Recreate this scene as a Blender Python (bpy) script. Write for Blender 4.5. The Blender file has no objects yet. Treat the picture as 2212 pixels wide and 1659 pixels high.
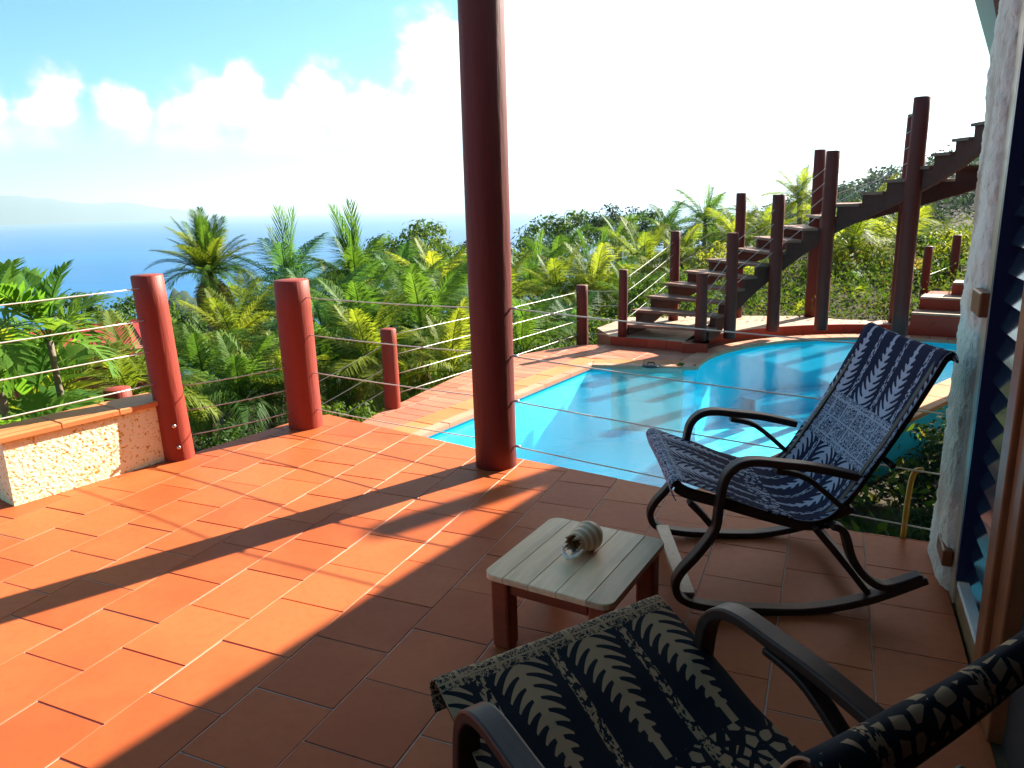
import bpy, math, random
import numpy as np
from mathutils import Vector, Matrix, noise as mn

sc = bpy.context.scene
R = math.radians
rng = random.Random(7)

# ------------------------------------------------------------------ camera
cam_d = bpy.data.cameras.new('camera')
cam = bpy.data.objects.new('camera', cam_d)
sc.collection.objects.link(cam)
cam_d.sensor_width = 36.0
cam_d.lens = 36.0 * 1591.0 / 2212.0
cam_d.clip_start = 0.05
cam_d.clip_end = 60000
_r = Vector((0.99956, -0.00705, -0.02882)); _u = Vector((0.02967, 0.23758, 0.97091)); _f = Vector((0.0, 0.97134, -0.23769))
cam.matrix_world = Matrix(((_r.x, _u.x, -_f.x, 0.0), (_r.y, _u.y, -_f.y, 0.0), (_r.z, _u.z, -_f.z, 1.62), (0, 0, 0, 1)))
sc.camera = cam

# ------------------------------------------------------------------ light, sky, exposure
SUN_EL = R(30.0)
SUN_H = Vector((0.788, 0.616, 0.0)).normalized()
SUN_DIR = Vector((SUN_H.x * math.cos(SUN_EL), SUN_H.y * math.cos(SUN_EL), math.sin(SUN_EL)))
sun_d = bpy.data.lights.new('sun', 'SUN')
sun_d.energy = 5.0
sun_d.angle = R(0.53)
sun_d.color = (1.0, 0.95, 0.83)
sun = bpy.data.objects.new('sun', sun_d)
sun.rotation_euler = (-SUN_DIR).to_track_quat('-Z', 'Y').to_euler()
sun.location = (30, 24, 30)
sc.collection.objects.link(sun)

world = bpy.data.worlds.new('World')
sc.world = world
world.use_nodes = True
wn, wl = world.node_tree.nodes, world.node_tree.links
wn.clear()
w_out = wn.new('ShaderNodeOutputWorld')
w_bg = wn.new('ShaderNodeBackground')
w_bg.inputs['Strength'].default_value = 0.05
sky = wn.new('ShaderNodeTexSky')
sky.sky_type = 'NISHITA'
sky.sun_disc = False
sky.sun_elevation = SUN_EL
sky.sun_rotation = math.atan2(SUN_H.x, SUN_H.y)
sky.altitude = 100
sky.air_density = 1.0
sky.dust_density = 0.6
sky.ozone_density = 1.5
w_tc = wn.new('ShaderNodeTexCoord')

def wmath(op, a, b=None, c=None, clamp=False):
    n = wn.new('ShaderNodeMath'); n.operation = op; n.use_clamp = clamp
    for i, v in enumerate((a, b, c)):
        if v is None: continue
        if isinstance(v, (int, float)): n.inputs[i].default_value = v
        else: wl.new(v, n.inputs[i])
    return n.outputs[0]

w_nrm = wn.new('ShaderNodeVectorMath'); w_nrm.operation = 'NORMALIZE'
wl.new(w_tc.outputs['Generated'], w_nrm.inputs[0])
w_sep = wn.new('ShaderNodeSeparateXYZ'); wl.new(w_nrm.outputs[0], w_sep.inputs[0])
# cumulus heaps, sun-side glare and unseen clouds added for the ambient: soft lobes in direction space, broken up by noise
lobes = [(-0.56, 0.82, 0.112, .060), (-.50, .86, .112, .055), (-.44, .89, .108, .045), (-.336, .935, .123, .055), (-.313, .94, .145, .04),
         (-.364, .927, .098, .06), (-.216, .968, .128, .055), (-.250, .963, .107, .055), (-.173, .978, .112, .05), (-.083, .981, .175, .07),
         (-.075, .989, .127, .08), (-.12, .989, .101, .06), (-.278, .956, .097, .06), (.037, .99, .135, .10), (.04, .981, .20, .10),
         (-.62, .78, .105, .06), (-.70, .71, .12, .06), (-.8, .6, .13, .07), (.15, .97, .17, .12), (.3, .94, .15, .12), (.62, .77, .17, .15),
         (.2, .95, .2, .2), (.36, .9, .2, .22), (.24, .92, .32, .2), (.3, .9, .3, .24), (.55, .75, .36, .30), (.78, .58, .34, .32), (.12, .96, .25, .14), (.45, .78, .52, .30), (.75, .45, .6, .26), (.95, .2, .3, .22),
         (-.95, .3, .15, .08), (-.97, -.2, .13, .09), (-.8, -.6, .16, .09), (-.4, -.9, .14, .09), (.1, -.98, .15, .1), (.6, -.78, .16, .1), (.95, -.25, .15, .1),
         (-.9, .35, .3, .14), (.7, .2, .5, .12), (-.85, -.3, .4, .12), (.3, -.7, .5, .14)]
acc = None
for (lx, ly, lz, lr) in lobes:
    v = Vector((lx, ly, lz)).normalized()
    d = wn.new('ShaderNodeVectorMath'); d.operation = 'DISTANCE'
    wl.new(w_nrm.outputs[0], d.inputs[0]); d.inputs[1].default_value = v
    val = wmath('SUBTRACT', 1.0, wmath('DIVIDE', d.outputs['Value'], lr * 1.0))
    acc = val if acc is None else wmath('MAXIMUM', acc, val)
w_ns = wn.new('ShaderNodeTexNoise'); w_ns.inputs['Scale'].default_value = 19.0; w_ns.inputs['Detail'].default_value = 6.0; w_ns.inputs['Roughness'].default_value = 0.55
wl.new(w_nrm.outputs[0], w_ns.inputs['Vector'])
cl = wmath('ADD', acc, wmath('MULTIPLY', wmath('SUBTRACT', w_ns.outputs['Fac'], 0.5), 1.7))
w_cr = wn.new('ShaderNodeMapRange'); w_cr.interpolation_type = 'SMOOTHSTEP'
wl.new(cl, w_cr.inputs['Value']); w_cr.inputs['From Min'].default_value = 0.05; w_cr.inputs['From Max'].default_value = 0.60
w_lo = wn.new('ShaderNodeMapRange'); w_lo.interpolation_type = 'SMOOTHSTEP'
wl.new(w_sep.outputs['Z'], w_lo.inputs['Value']); w_lo.inputs['From Min'].default_value = 0.055; w_lo.inputs['From Max'].default_value = 0.125
w_heap = wmath('MULTIPLY', w_cr.outputs[0], w_lo.outputs[0])
# thin stratus veil low over the sea
w_map = wn.new('ShaderNodeMapping'); w_map.inputs['Scale'].default_value = (3, 3, 26)
wl.new(w_nrm.outputs[0], w_map.inputs['Vector'])
w_n2 = wn.new('ShaderNodeTexNoise'); w_n2.inputs['Scale'].default_value = 2.2; w_n2.inputs['Detail'].default_value = 5.0
wl.new(w_map.outputs[0], w_n2.inputs['Vector'])
band = wn.new('ShaderNodeMapRange'); band.interpolation_type = 'SMOOTHSTEP'
wl.new(w_sep.outputs['Z'], band.inputs['Value'])
band.inputs['From Min'].default_value = 0.13; band.inputs['From Max'].default_value = 0.07
veil = wmath('MULTIPLY', band.outputs[0], wmath('MULTIPLY_ADD', w_n2.outputs['Fac'], 0.9, 0.5), clamp=True)
cover = wmath('MAXIMUM', w_heap, veil, clamp=True)
w_hs = wn.new('ShaderNodeMix'); w_hs.data_type = 'RGBA'; w_hs.blend_type = 'MULTIPLY'
w_hs.inputs['Factor'].default_value = 1.0
wl.new(sky.outputs[0], w_hs.inputs['A'])
w_hs.inputs['B'].default_value = (0.33, 0.84, 0.86, 1)
w_mix = wn.new('ShaderNodeMix'); w_mix.data_type = 'RGBA'
wl.new(cover, w_mix.inputs['Factor'])
wl.new(w_hs.outputs['Result'], w_mix.inputs['A'])
w_cc = wn.new('ShaderNodeMix'); w_cc.data_type = 'RGBA'
wl.new(w_heap, w_cc.inputs['Factor']); w_cc.inputs['A'].default_value = (2.5, 3.5, 4.5, 1); w_cc.inputs['B'].default_value = (9.6, 7.2, 5.9, 1)
wl.new(w_cc.outputs['Result'], w_mix.inputs['B'])
wl.new(w_mix.outputs['Result'], w_bg.inputs['Color'])
wl.new(w_bg.outputs[0], w_out.inputs[0])

sc.view_settings.view_transform = 'Standard'
sc.view_settings.look = 'None'
sc.view_settings.gamma = 1.0
sc.view_settings.exposure = 2.08
sc.view_settings.use_curve_mapping = False
sc.render.engine = 'CYCLES'
cy = sc.cycles
cy.use_denoising = True
cy.max_bounces = 8
cy.diffuse_bounces = 3
cy.glossy_bounces = 3
cy.transmission_bounces = 4
cy.transparent_max_bounces = 10
cy.volume_bounces = 0
cy.caustics_reflective = False
cy.caustics_refractive = False
cy.sample_clamp_indirect = 4.0

# ------------------------------------------------------------------ helpers
def link(o):
    sc.collection.objects.link(o); return o

def tag(o, label=None, cat=None, group=None, kind=None):
    if label: o['label'] = label
    if cat: o['category'] = cat
    if group: o['group'] = group
    if kind: o['kind'] = kind
    return o

def empty(name, loc=(0, 0, 0), rz=0.0):
    o = bpy.data.objects.new(name, None)
    o.empty_display_size = 0.2
    o.location = loc; o.rotation_euler = (0, 0, rz)
    return link(o)

def inst(name, me, parent=None, loc=(0, 0, 0), rot=(0, 0, 0), scl=(1, 1, 1)):
    o = bpy.data.objects.new(name, me)
    o.location = loc; o.rotation_euler = rot; o.scale = scl
    if parent: o.parent = parent
    return link(o)

class MB:
    def __init__(self): self.v = []; self.f = []; self.uv = []
    def add(self, vs, fs):
        b = len(self.v); self.v += [tuple(p) for p in vs]; self.f += [tuple(i + b for i in f) for f in fs]
    def box(self, c, s, rz=0.0, taper=1.0):
        cx, cy_, cz = c; sx, sy, sz = s[0] / 2, s[1] / 2, s[2] / 2
        co, si = math.cos(rz), math.sin(rz); vs = []
        for z, k in ((-sz, 1.0), (sz, taper)):
            for x, y in ((-sx, -sy), (sx, -sy), (sx, sy), (-sx, sy)):
                x *= k; y *= k
                vs.append((cx + x * co - y * si, cy_ + x * si + y * co, cz + z))
        self.add(vs, [(3, 2, 1, 0), (4, 5, 6, 7), (0, 1, 5, 4), (1, 2, 6, 5), (2, 3, 7, 6), (3, 0, 4, 7)])
        return self
    def prism(self, poly, z0, z1, ch=0.0):
        n = len(poly)
        if ch <= 0:
            vs = [(p[0], p[1], z0) for p in poly] + [(p[0], p[1], z1) for p in poly]
            fs = [tuple(range(n - 1, -1, -1)), tuple(range(n, 2 * n))]
            fs += [(i, (i + 1) % n, n + (i + 1) % n, n + i) for i in range(n)]
        else:
            cx = sum(p[0] for p in poly) / n; cy_ = sum(p[1] for p in poly) / n
            def ins(p):
                dx, dy = cx - p[0], cy_ - p[1]; l = math.hypot(dx, dy) or 1
                k = min(ch * 1.3, l * .4); return (p[0] + dx / l * k, p[1] + dy / l * k)
            vs = [(p[0], p[1], z0) for p in poly] + [(p[0], p[1], z1 - ch) for p in poly] + [(*ins(p), z1) for p in poly]
            fs = [tuple(range(2 * n, 3 * n))]
            fs += [(i, (i + 1) % n, n + (i + 1) % n, n + i) for i in range(n)]
            fs += [(n + i, n + (i + 1) % n, 2 * n + (i + 1) % n, 2 * n + i) for i in range(n)]
        self.add(vs, fs); return self
    def tube(self, pts, rad, n=8, cap=True):
        pts = [Vector(p) for p in pts]
        if isinstance(rad, (int, float)): rad = [rad] * len(pts)
        vs = []; fs = []
        prev = None
        for i, p in enumerate(pts):
            t = (pts[min(i + 1, len(pts) - 1)] - pts[max(i - 1, 0)]).normalized()
            if prev is None:
                a = t.cross(Vector((0, 0, 1)) if abs(t.z) < .9 else Vector((1, 0, 0))).normalized()
            else:
                a = (prev - t * prev.dot(t)).normalized()
            prev = a; b = t.cross(a)
            for k in range(n):
                an = 2 * math.pi * k / n
                vs.append(p + (a * math.cos(an) + b * math.sin(an)) * rad[i])
        for i in range(len(pts) - 1):
            for k in range(n):
                fs.append((i * n + k, i * n + (k + 1) % n, (i + 1) * n + (k + 1) % n, (i + 1) * n + k))
        if cap:
            fs.append(tuple(range(n - 1, -1, -1))); m = (len(pts) - 1) * n
            fs.append(tuple(range(m, m + n)))
        self.add(vs, fs); return self
    def sweep(self, pts, w, th, yo=0.0, frame=None):
        """rectangular bent strip: pts (x,z) in a vertical plane, w lateral width, th thickness"""
        n = len(pts); vs = []; fs = []
        for i, p in enumerate(pts):
            a = pts[max(i - 1, 0)]; b = pts[min(i + 1, n - 1)]
            tx, tz = b[0] - a[0], b[1] - a[1]; l = math.hypot(tx, tz) or 1
            nx, nz = -tz / l * th / 2, tx / l * th / 2
            for sx, sy in ((1, -1), (1, 1), (-1, 1), (-1, -1)):
                vs.append((p[0] + nx * sx, yo + sy * w / 2, p[1] + nz * sx))
        for i in range(n - 1):
            for k in range(4):
                fs.append((i * 4 + k, i * 4 + (k + 1) % 4, (i + 1) * 4 + (k + 1) % 4, (i + 1) * 4 + k))
        fs.append((3, 2, 1, 0)); m = (n - 1) * 4; fs.append((m, m + 1, m + 2, m + 3))
        self.add(vs, fs); return self
    def mesh(self, name, mat, smooth=False):
        me = bpy.data.meshes.new(name)
        me.from_pydata(self.v, [], self.f)
        if mat: me.materials.append(mat)
        if smooth: me.polygons.foreach_set('use_smooth', [True] * len(me.polygons))
        me.update(); return me
    def build(self, name, mat, parent=None, smooth=False, bevel=0.0):
        o = inst(name, self.mesh(name, mat, smooth), parent)
        if bevel:
            m = o.modifiers.new('edge', 'BEVEL'); m.width = bevel; m.segments = 2; m.limit_method = 'ANGLE'
        return o

def smooth_path(pts, sub=6):
    out = []; n = len(pts)
    P = [Vector(p) if len(p) == 3 else Vector((p[0], p[1], 0)) for p in pts]
    for i in range(n - 1):
        p0, p1, p2, p3 = P[max(i - 1, 0)], P[i], P[i + 1], P[min(i + 2, n - 1)]
        for k in range(sub):
            t = k / sub
            out.append(0.5 * ((2 * p1) + (p2 - p0) * t + (2 * p0 - 5 * p1 + 4 * p2 - p3) * t * t + (3 * p1 - p0 - 3 * p2 + p3) * t ** 3))
    out.append(P[-1])
    return [tuple(p) if len(pts[0]) == 3 else (p.x, p.y) for p in out]

def clip_poly(subject, clip):
    """Sutherland-Hodgman, clip convex CCW"""
    out = list(subject)
    for i in range(len(clip)):
        a, b = clip[i], clip[(i + 1) % len(clip)]
        inp, out = out, []
        if not inp: return []
        def side(p): return (b[0] - a[0]) * (p[1] - a[1]) - (b[1] - a[1]) * (p[0] - a[0])
        for j in range(len(inp)):
            p, q = inp[j], inp[(j + 1) % len(inp)]
            sp, sq = side(p), side(q)
            if sp >= 0: out.append(p)
            if (sp >= 0) != (sq >= 0):
                t = sp / (sp - sq); out.append((p[0] + (q[0] - p[0]) * t, p[1] + (q[1] - p[1]) * t))
    res = []
    for p in out:
        if not res or math.hypot(p[0] - res[-1][0], p[1] - res[-1][1]) > 1e-4: res.append(p)
    if len(res) > 1 and math.hypot(res[0][0] - res[-1][0], res[0][1] - res[-1][1]) < 1e-4: res.pop()
    return res

def area(p):
    return 0.5 * sum(p[i][0] * p[(i + 1) % len(p)][1] - p[(i + 1) % len(p)][0] * p[i][1] for i in range(len(p)))

# ------------------------------------------------------------------ materials
class Mat:
    def __init__(self, name, base=(.5, .5, .5), rough=.5, spec=.5, metal=0.0):
        self.m = bpy.data.materials.new(name); self.m.use_nodes = True
        self.n = self.m.node_tree.nodes; self.l = self.m.node_tree.links
        self.b = self.n['Principled BSDF']; self.out = self.n['Material Output']
        self.b.inputs['Base Color'].default_value = (*base, 1)
        self.b.inputs['Roughness'].default_value = rough
        self.b.inputs['Specular IOR Level'].default_value = spec
        self.b.inputs['Metallic'].default_value = metal
        self.tc = self.n.new('ShaderNodeTexCoord')
    def new(self, t): return self.n.new(t)
    def math(self, op, a, b=None, c=None, clamp=False):
        n = self.new('ShaderNodeMath'); n.operation = op; n.use_clamp = clamp
        for i, v in enumerate((a, b, c)):
            if v is None: continue
            if isinstance(v, (int, float)): n.inputs[i].default_value = v
            else: self.l.new(v, n.inputs[i])
        return n.outputs[0]
    def vec(self, coord='Object', scale=(1, 1, 1), rot=(0, 0, 0)):
        m = self.new('ShaderNodeMapping'); m.inputs['Scale'].default_value = scale; m.inputs['Rotation'].default_value = rot
        self.l.new(self.tc.outputs[coord], m.inputs['Vector']); return m.outputs[0]
    def geo(self, scale=(1, 1, 1), rot=(0, 0, 0)):
        g = self.new('ShaderNodeNewGeometry'); m = self.new('ShaderNodeMapping')
        m.inputs['Scale'].default_value = scale; m.inputs['Rotation'].default_value = rot
        self.l.new(g.outputs['Position'], m.inputs['Vector']); return m.outputs[0]
    def noise(self, vec, scale, detail=4.0, rough=.55, out='Fac'):
        n = self.new('ShaderNodeTexNoise'); n.inputs['Scale'].default_value = scale; n.inputs['Detail'].default_value = detail
        n.inputs['Roughness'].default_value = rough
        self.l.new(vec, n.inputs['Vector']); return n.outputs[out]
    def vor(self, vec, scale, feature='F1', out='Distance'):
        n = self.new('ShaderNodeTexVoronoi'); n.feature = feature; n.inputs['Scale'].default_value = scale
        self.l.new(vec, n.inputs['Vector']); return n.outputs[out]
    def ramp(self, fac, stops):
        r = self.new('ShaderNodeValToRGB')
        while len(r.color_ramp.elements) < len(stops): r.color_ramp.elements.new(0.5)
        for e, (p, c) in zip(r.color_ramp.elements, stops): e.position = p; e.color = (*c, 1)
        self.l.new(fac, r.inputs[0]); return r.outputs[0]
    def mix(self, fac, a, b, mode='MIX'):
        n = self.new('ShaderNodeMix'); n.data_type = 'RGBA'; n.blend_type = mode
        for s, v in ((n.inputs['Factor'], fac), (n.inputs['A'], a), (n.inputs['B'], b)):
            if isinstance(v, (int, float)): s.default_value = v
            elif isinstance(v, tuple): s.default_value = (*v, 1)
            else: self.l.new(v, s)
        return n.outputs['Result']
    def rand(self): return self.new('ShaderNodeObjectInfo').outputs['Random']
    def color(self, s): self.l.new(s, self.b.inputs['Base Color'])
    def rough(self, s): self.l.new(s, self.b.inputs['Roughness'])
    def bump(self, h, strength=.3, dist=.01):
        n = self.new('ShaderNodeBump'); n.inputs['Strength'].default_value = strength; n.inputs['Distance'].default_value = dist
        self.l.new(h, n.inputs['Height']); self.l.new(n.outputs[0], self.b.inputs['Normal'])

def tile_mat(name, lo, mid, hi, rough=.38, scale=1.0):
    M = Mat(name, mid, rough, .16)
    g = M.geo()
    n1 = M.noise(g, 2.3 * scale, 4); n2 = M.noise(g, 26 * scale, 5, .65)
    base = M.ramp(M.rand(), [(0, lo), (.5, mid), (1, hi)])
    c = M.mix(M.math('MULTIPLY', M.math('SUBTRACT', n1, .45, clamp=True), 1.4, clamp=True), base, (hi[0] * 1.12, hi[1] * 1.25, hi[2] * 1.3))
    c = M.mix(M.math('MULTIPLY', M.math('SUBTRACT', n2, .5, clamp=True), 1.2, clamp=True), c, (lo[0] * .7, lo[1] * .62, lo[2] * .6))
    st_ = M.noise(M.geo((1, 1, 1), (0, 0, .9)), .9 * scale, 5, .65)
    c = M.mix(M.math('MULTIPLY', M.math('SUBTRACT', st_, .48, clamp=True), 2.2, clamp=True), c, (lo[0] * .78, lo[1] * .74, lo[2] * .8))
    # pale scuffs and lime bloom
    sc1 = M.noise(M.geo((1.2, 7, 1), (0, 0, .5)), 3.0, 6, .7)
    c = M.mix(M.math('MULTIPLY', M.math('SUBTRACT', sc1, .62, clamp=True), 1.6, clamp=True), c, (hi[0] * 1.15, hi[1] * 1.7, hi[2] * 2.2))
    M.color(c)
    M.rough(M.math('MULTIPLY_ADD', n2, .22, rough - .08))
    M.bump(M.math('ADD', M.math('MULTIPLY', n1, .6), M.math('MULTIPLY', n2, .25)), .25, .004)
    return M.m

def paint_mat(name, a, b, rough=.45, grain=True):
    M = Mat(name, a, rough, .28)
    v = M.vec('Object', (9, 9, .9))
    n = M.noise(v, 3, 5, .6); n2 = M.noise(M.vec('Object'), 7, 3)
    c = M.mix(M.math('MULTIPLY', n, n2), a, b)
    chip = M.noise(M.vec('Object', (30, 30, 5)), 1.6, 5, .7)
    c = M.mix(M.math('GREATER_THAN', chip, .74), c, (b[0] * .55 + .05, b[1] * .6 + .03, b[2] * .6 + .02))
    M.color(c); M.rough(M.math('MULTIPLY_ADD', n, .3, rough - .12))
    M.bump(n, .6, .010)
    return M.m

def wood_mat(name, a, b, rough=.5, sc_=(2, 24, 24), dark=None):
    M = Mat(name, a, rough, .35)
    v = M.vec('Object', sc_)
    n = M.noise(v, 1.6, 6, .65); n2 = M.noise(M.vec('Object', (.7, 5, 5)), 2.2, 3)
    c = M.mix(M.ramp(n, [(.3, (0, 0, 0)), (.7, (1, 1, 1))]), a, b)
    c = M.mix(M.math('MULTIPLY', M.math('SUBTRACT', n2, .5, clamp=True), 2.0, clamp=True), c, dark or (a[0] * .6, a[1] * .6, a[2] * .6))
    h = M.new('ShaderNodeHueSaturation'); M.l.new(c, h.inputs['Color']); M.l.new(M.math('MULTIPLY_ADD', M.rand(), .5, .75), h.inputs['Value'])
    M.color(h.outputs[0]); M.rough(M.math('MULTIPLY_ADD', n, .2, rough - .1)); M.bump(n, .25, .003)
    return M.m

def leaf_mat(name, cols, trans=.45, rough=.42, dry=None):
    """cols: dark, mid, light base colours picked per object / by clump noise"""
    M = Mat(name, cols[1], rough + .12, .16)
    n = M.noise(M.geo(), 1.1, 3); n2 = M.noise(M.geo(), 9.0, 2)
    f = M.math('ADD', M.math('MULTIPLY', M.rand(), .35), M.math('MULTIPLY_ADD', n, .6, M.math('MULTIPLY', n2, .25)))
    c = M.ramp(f, [(.30, cols[0]), (.58, cols[1]), (.85, cols[2])])
    if dry:
        c = M.mix(M.math('MULTIPLY', M.math('SUBTRACT', M.noise(M.geo(), 2.3, 2), .5, clamp=True), 4.0, clamp=True), c, dry)
    M.color(c)
    tr = M.new('ShaderNodeBsdfTranslucent')
    tc = M.mix(1.0, c, (1.75, 1.65, .7), 'MULTIPLY'); M.l.new(tc, tr.inputs['Color'])
    mx = M.new('ShaderNodeMixShader'); mx.inputs[0].default_value = trans
    M.l.new(M.b.outputs[0], mx.inputs[1]); M.l.new(tr.outputs[0], mx.inputs[2]); M.l.new(mx.outputs[0], M.out.inputs['Surface'])
    return M.m

m_tile = tile_mat('terracotta_tile', (.39, .078, .021), (.455, .097, .027), (.50, .116, .034), .46)
m_deck = tile_mat('pink_deck_tile', (.40, .13, .075), (.46, .16, .095), (.52, .20, .12), .5)
m_coping = tile_mat('coping_tile', (.50, .17, .055), (.55, .20, .07), (.58, .23, .09), .45)
m_copedge = tile_mat('coping_edge_tile', (.52, .22, .13), (.56, .26, .16), (.6, .3, .2), .45)
m_curb = tile_mat('red_curb_tile', (.30, .045, .025), (.35, .055, .03), (.4, .07, .04), .4)
m_grout = Mat('grout', (.54, .44, .37), .8).m
_M = Mat('slab', (.33, .12, .07), .8); m_slab = _M.m
m_post = paint_mat('red_brown_post_paint', (.23, .030, .017), (.31, .048, .026), .5)
m_roofpost = paint_mat('shaded_roof_post_paint', (.11, .016, .012), (.17, .026, .018), .5)  # post paint darkened; shade on its near side put into the colour
m_darkpost = paint_mat('dark_brown_post_paint', (.11, .018, .013), (.16, .028, .02), .55)
m_tread = wood_mat('weathered_tread', (.17, .075, .05), (.26, .13, .09), .5)
m_stringer = wood_mat('dark_stringer', (.075, .018, .012), (.11, .028, .018), .7)
m_wire = Mat('wire_rope', (.62, .58, .50), .35, .5, .15).m
m_steel = Mat('steel_bolt', (.6, .6, .62), .3, .5, 1.0).m
m_strap = wood_mat('yellow_strap', (.55, .26, .02), (.6, .32, .04), .5)
m_bent = wood_mat('dark_bentwood', (.024, .010, .007), (.045, .019, .012), .46)
m_plank = wood_mat('tabletop_plank', (.74, .43, .23), (.88, .59, .36), .42, (3, 30, 30), (.24, .14, .08))
m_tleg = wood_mat('table_leg_wood', (.22, .040, .018), (.29, .06, .024), .45)
m_door = wood_mat('door_post_wood', (.20, .055, .02), (.30, .09, .03), .35, (24, 24, 2))
m_frame = wood_mat('window_frame_wood', (.45, .32, .20), (.55, .42, .28), .3, (24, 24, 2))
m_panel = wood_mat('sill_panel_wood', (.34, .19, .08), (.42, .25, .11), .4)
m_navy = Mat('navy_louvre_carrier', (.012, .012, .05), .4).m
m_dark = Mat('dark_interior', (.03, .018, .014), .8).m  # dark wood tone; also stands in for the unlit house interior
m_eave = paint_mat('grey_eave_paint', (.74, .66, .60), (.80, .72, .66), .6)
m_beam = paint_mat('red_beam_paint', (.16, .03, .03), (.22, .045, .04), .5)
m_roofm = Mat('roof_sheet', (.18, .05, .04), .5).m
m_ceil = wood_mat('ceiling_board', (.07, .035, .022), (.10, .05, .03), .55)

def glass_mat():
    M = Mat('louvre_glass', (.015, .025, .045), .10, .5)
    M.bump(M.noise(M.vec(), 4, 2), .05, .01); return M.m
m_glass = glass_mat()

def stucco_cream():
    M = Mat('cream_roughcast', (.8, .74, .5), .85, .2)
    g = M.geo((1, 1, 1.25))
    d = M.new('ShaderNodeTexNoise'); d.inputs['Scale'].default_value = 9; d.inputs['Detail'].default_value = 3; M.l.new(g, d.inputs['Vector'])
    vv = M.new('ShaderNodeVectorMath'); vv.operation = 'MULTIPLY_ADD'; M.l.new(d.outputs['Color'], vv.inputs[0]); vv.inputs[1].default_value = (.07, .07, .07); M.l.new(g, vv.inputs[2])
    v = M.vor(vv.outputs[0], 52, 'SMOOTH_F1'); n = M.noise(g, 30, 3, .5)
    f = M.math('ADD', M.math('MULTIPLY', v, .75), M.math('MULTIPLY', n, .75))
    c = M.ramp(f, [(.45, (.48, .27, .05)), (.515, (.68, .50, .16)), (.55, (.82, .82, .48)), (.85, (.85, .86, .60))])
    M.color(c); M.bump(f, .5, .010); return M.m
m_cream = stucco_cream()

def stucco_pier():
    M = Mat('pale_roughcast', (.6, .56, .5), .9, .2)
    g = M.geo((1, 1, .55))
    n = M.noise(g, 42, 5, .6); n2 = M.noise(M.geo((1, 1, .5)), 3.2, 4)
    c = M.ramp(n, [(.28, (.55, .46, .36)), (.40, (.84, .75, .63)), (.7, (.90, .84, .73))])
    c = M.mix(M.math('MULTIPLY', M.math('SUBTRACT', n2, .53, clamp=True), 4.5, clamp=True), c, (.45, .24, .13))
    M.color(c); M.bump(n, .9, .02); return M.m
m_pier = stucco_pier()

def stone_platform():
    M = Mat('platform_stone', (.42, .28, .18), .6)
    n = M.noise(M.geo((1, 5, 1), (0, 0, -.6)), 2.4, 5, .6)
    c = M.ramp(n, [(.3, (.30, .17, .11)), (.55, (.44, .28, .18)), (.8, (.50, .35, .24))])
    M.color(c); M.bump(n, .2, .01); return M.m
m_plat = stone_platform()

def pool_shell():
    M = Mat('pool_paint', (.03, .52, .74), .5, .3)
    n = M.noise(M.geo(), 1.2, 3)
    M.color(M.mix(n, (.03, .72, .93), (.05, .80, .95))); return M.m
m_pool = pool_shell()

def water_mat():
    M = Mat('pool_water'); M.n.remove(M.b)
    nb = M.new('ShaderNodeBump'); nb.inputs['Strength'].default_value = .3; nb.inputs['Distance'].default_value = .03
    w1 = M.noise(M.geo((1, 2.4, 1), (0, 0, -.7)), 5.5, 4, .6); w2 = M.noise(M.geo((1, 1.5, 1), (0, 0, .5)), 16, 3)
    M.l.new(M.math('ADD', w1, M.math('MULTIPLY', w2, .18)), nb.inputs['Height'])
    tr = M.new('ShaderNodeBsdfTransparent'); tr.inputs['Color'].default_value = (.80, .98, 1.0, 1)
    gl = M.new('ShaderNodeBsdfGlossy'); gl.inputs['Roughness'].default_value = .05; M.l.new(nb.outputs[0], gl.inputs['Normal'])
    fr = M.new('ShaderNodeFresnel'); fr.inputs['IOR'].default_value = 1.33; M.l.new(nb.outputs[0], fr.inputs['Normal'])
    df = M.new('ShaderNodeBsdfDiffuse'); df.inputs['Color'].default_value = (.03, .60, .90, 1)
    body = M.new('ShaderNodeMixShader'); body.inputs[0].default_value = .15; M.l.new(tr.outputs[0], body.inputs[1]); M.l.new(df.outputs[0], body.inputs[2])
    mx = M.new('ShaderNodeMixShader'); M.l.new(M.math('MULTIPLY', fr.outputs[0], .16), mx.inputs[0]); M.l.new(body.outputs[0], mx.inputs[1]); M.l.new(gl.outputs[0], mx.inputs[2])
    M.l.new(mx.outputs[0], M.out.inputs['Surface']); return M.m
m_water = water_mat()

def sea_mat():
    M = Mat('sea_water', (.004, .085, .26), .35, .1)
    n = M.noise(M.geo((.0016, .0075, 1), (0, 0, .12)), 1.0, 5, .6); n2 = M.noise(M.geo((.0006, .0016, 1), (0, 0, -.1)), 1.0, 4)
    M.color(M.mix(M.ramp(M.math('MULTIPLY', M.math('ADD', n, n2), .5), [(.35, (0, 0, 0)), (.65, (1, 1, 1))]), (.001, .085, .25), (.002, .135, .33)))
    M.bump(M.noise(M.geo((.05, .11, 1)), 1.0, 4), .25, 1.2); return M.m
m_sea = sea_mat()

def hill_mat(name, a, b, s):
    M = Mat(name, a, .9, .1); n = M.noise(M.geo(), s, 5, .6); M.color(M.mix(n, a, b)); return M.m
m_soil = hill_mat('soil_and_litter', (.035, .030, .016), (.10, .07, .04), .9)
m_far = hill_mat('far_forest_slope', (.03, .06, .04), (.06, .09, .05), .002)
m_headland = hill_mat('headland_forest', (.02, .04, .03), (.04, .06, .03), .03)

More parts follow.
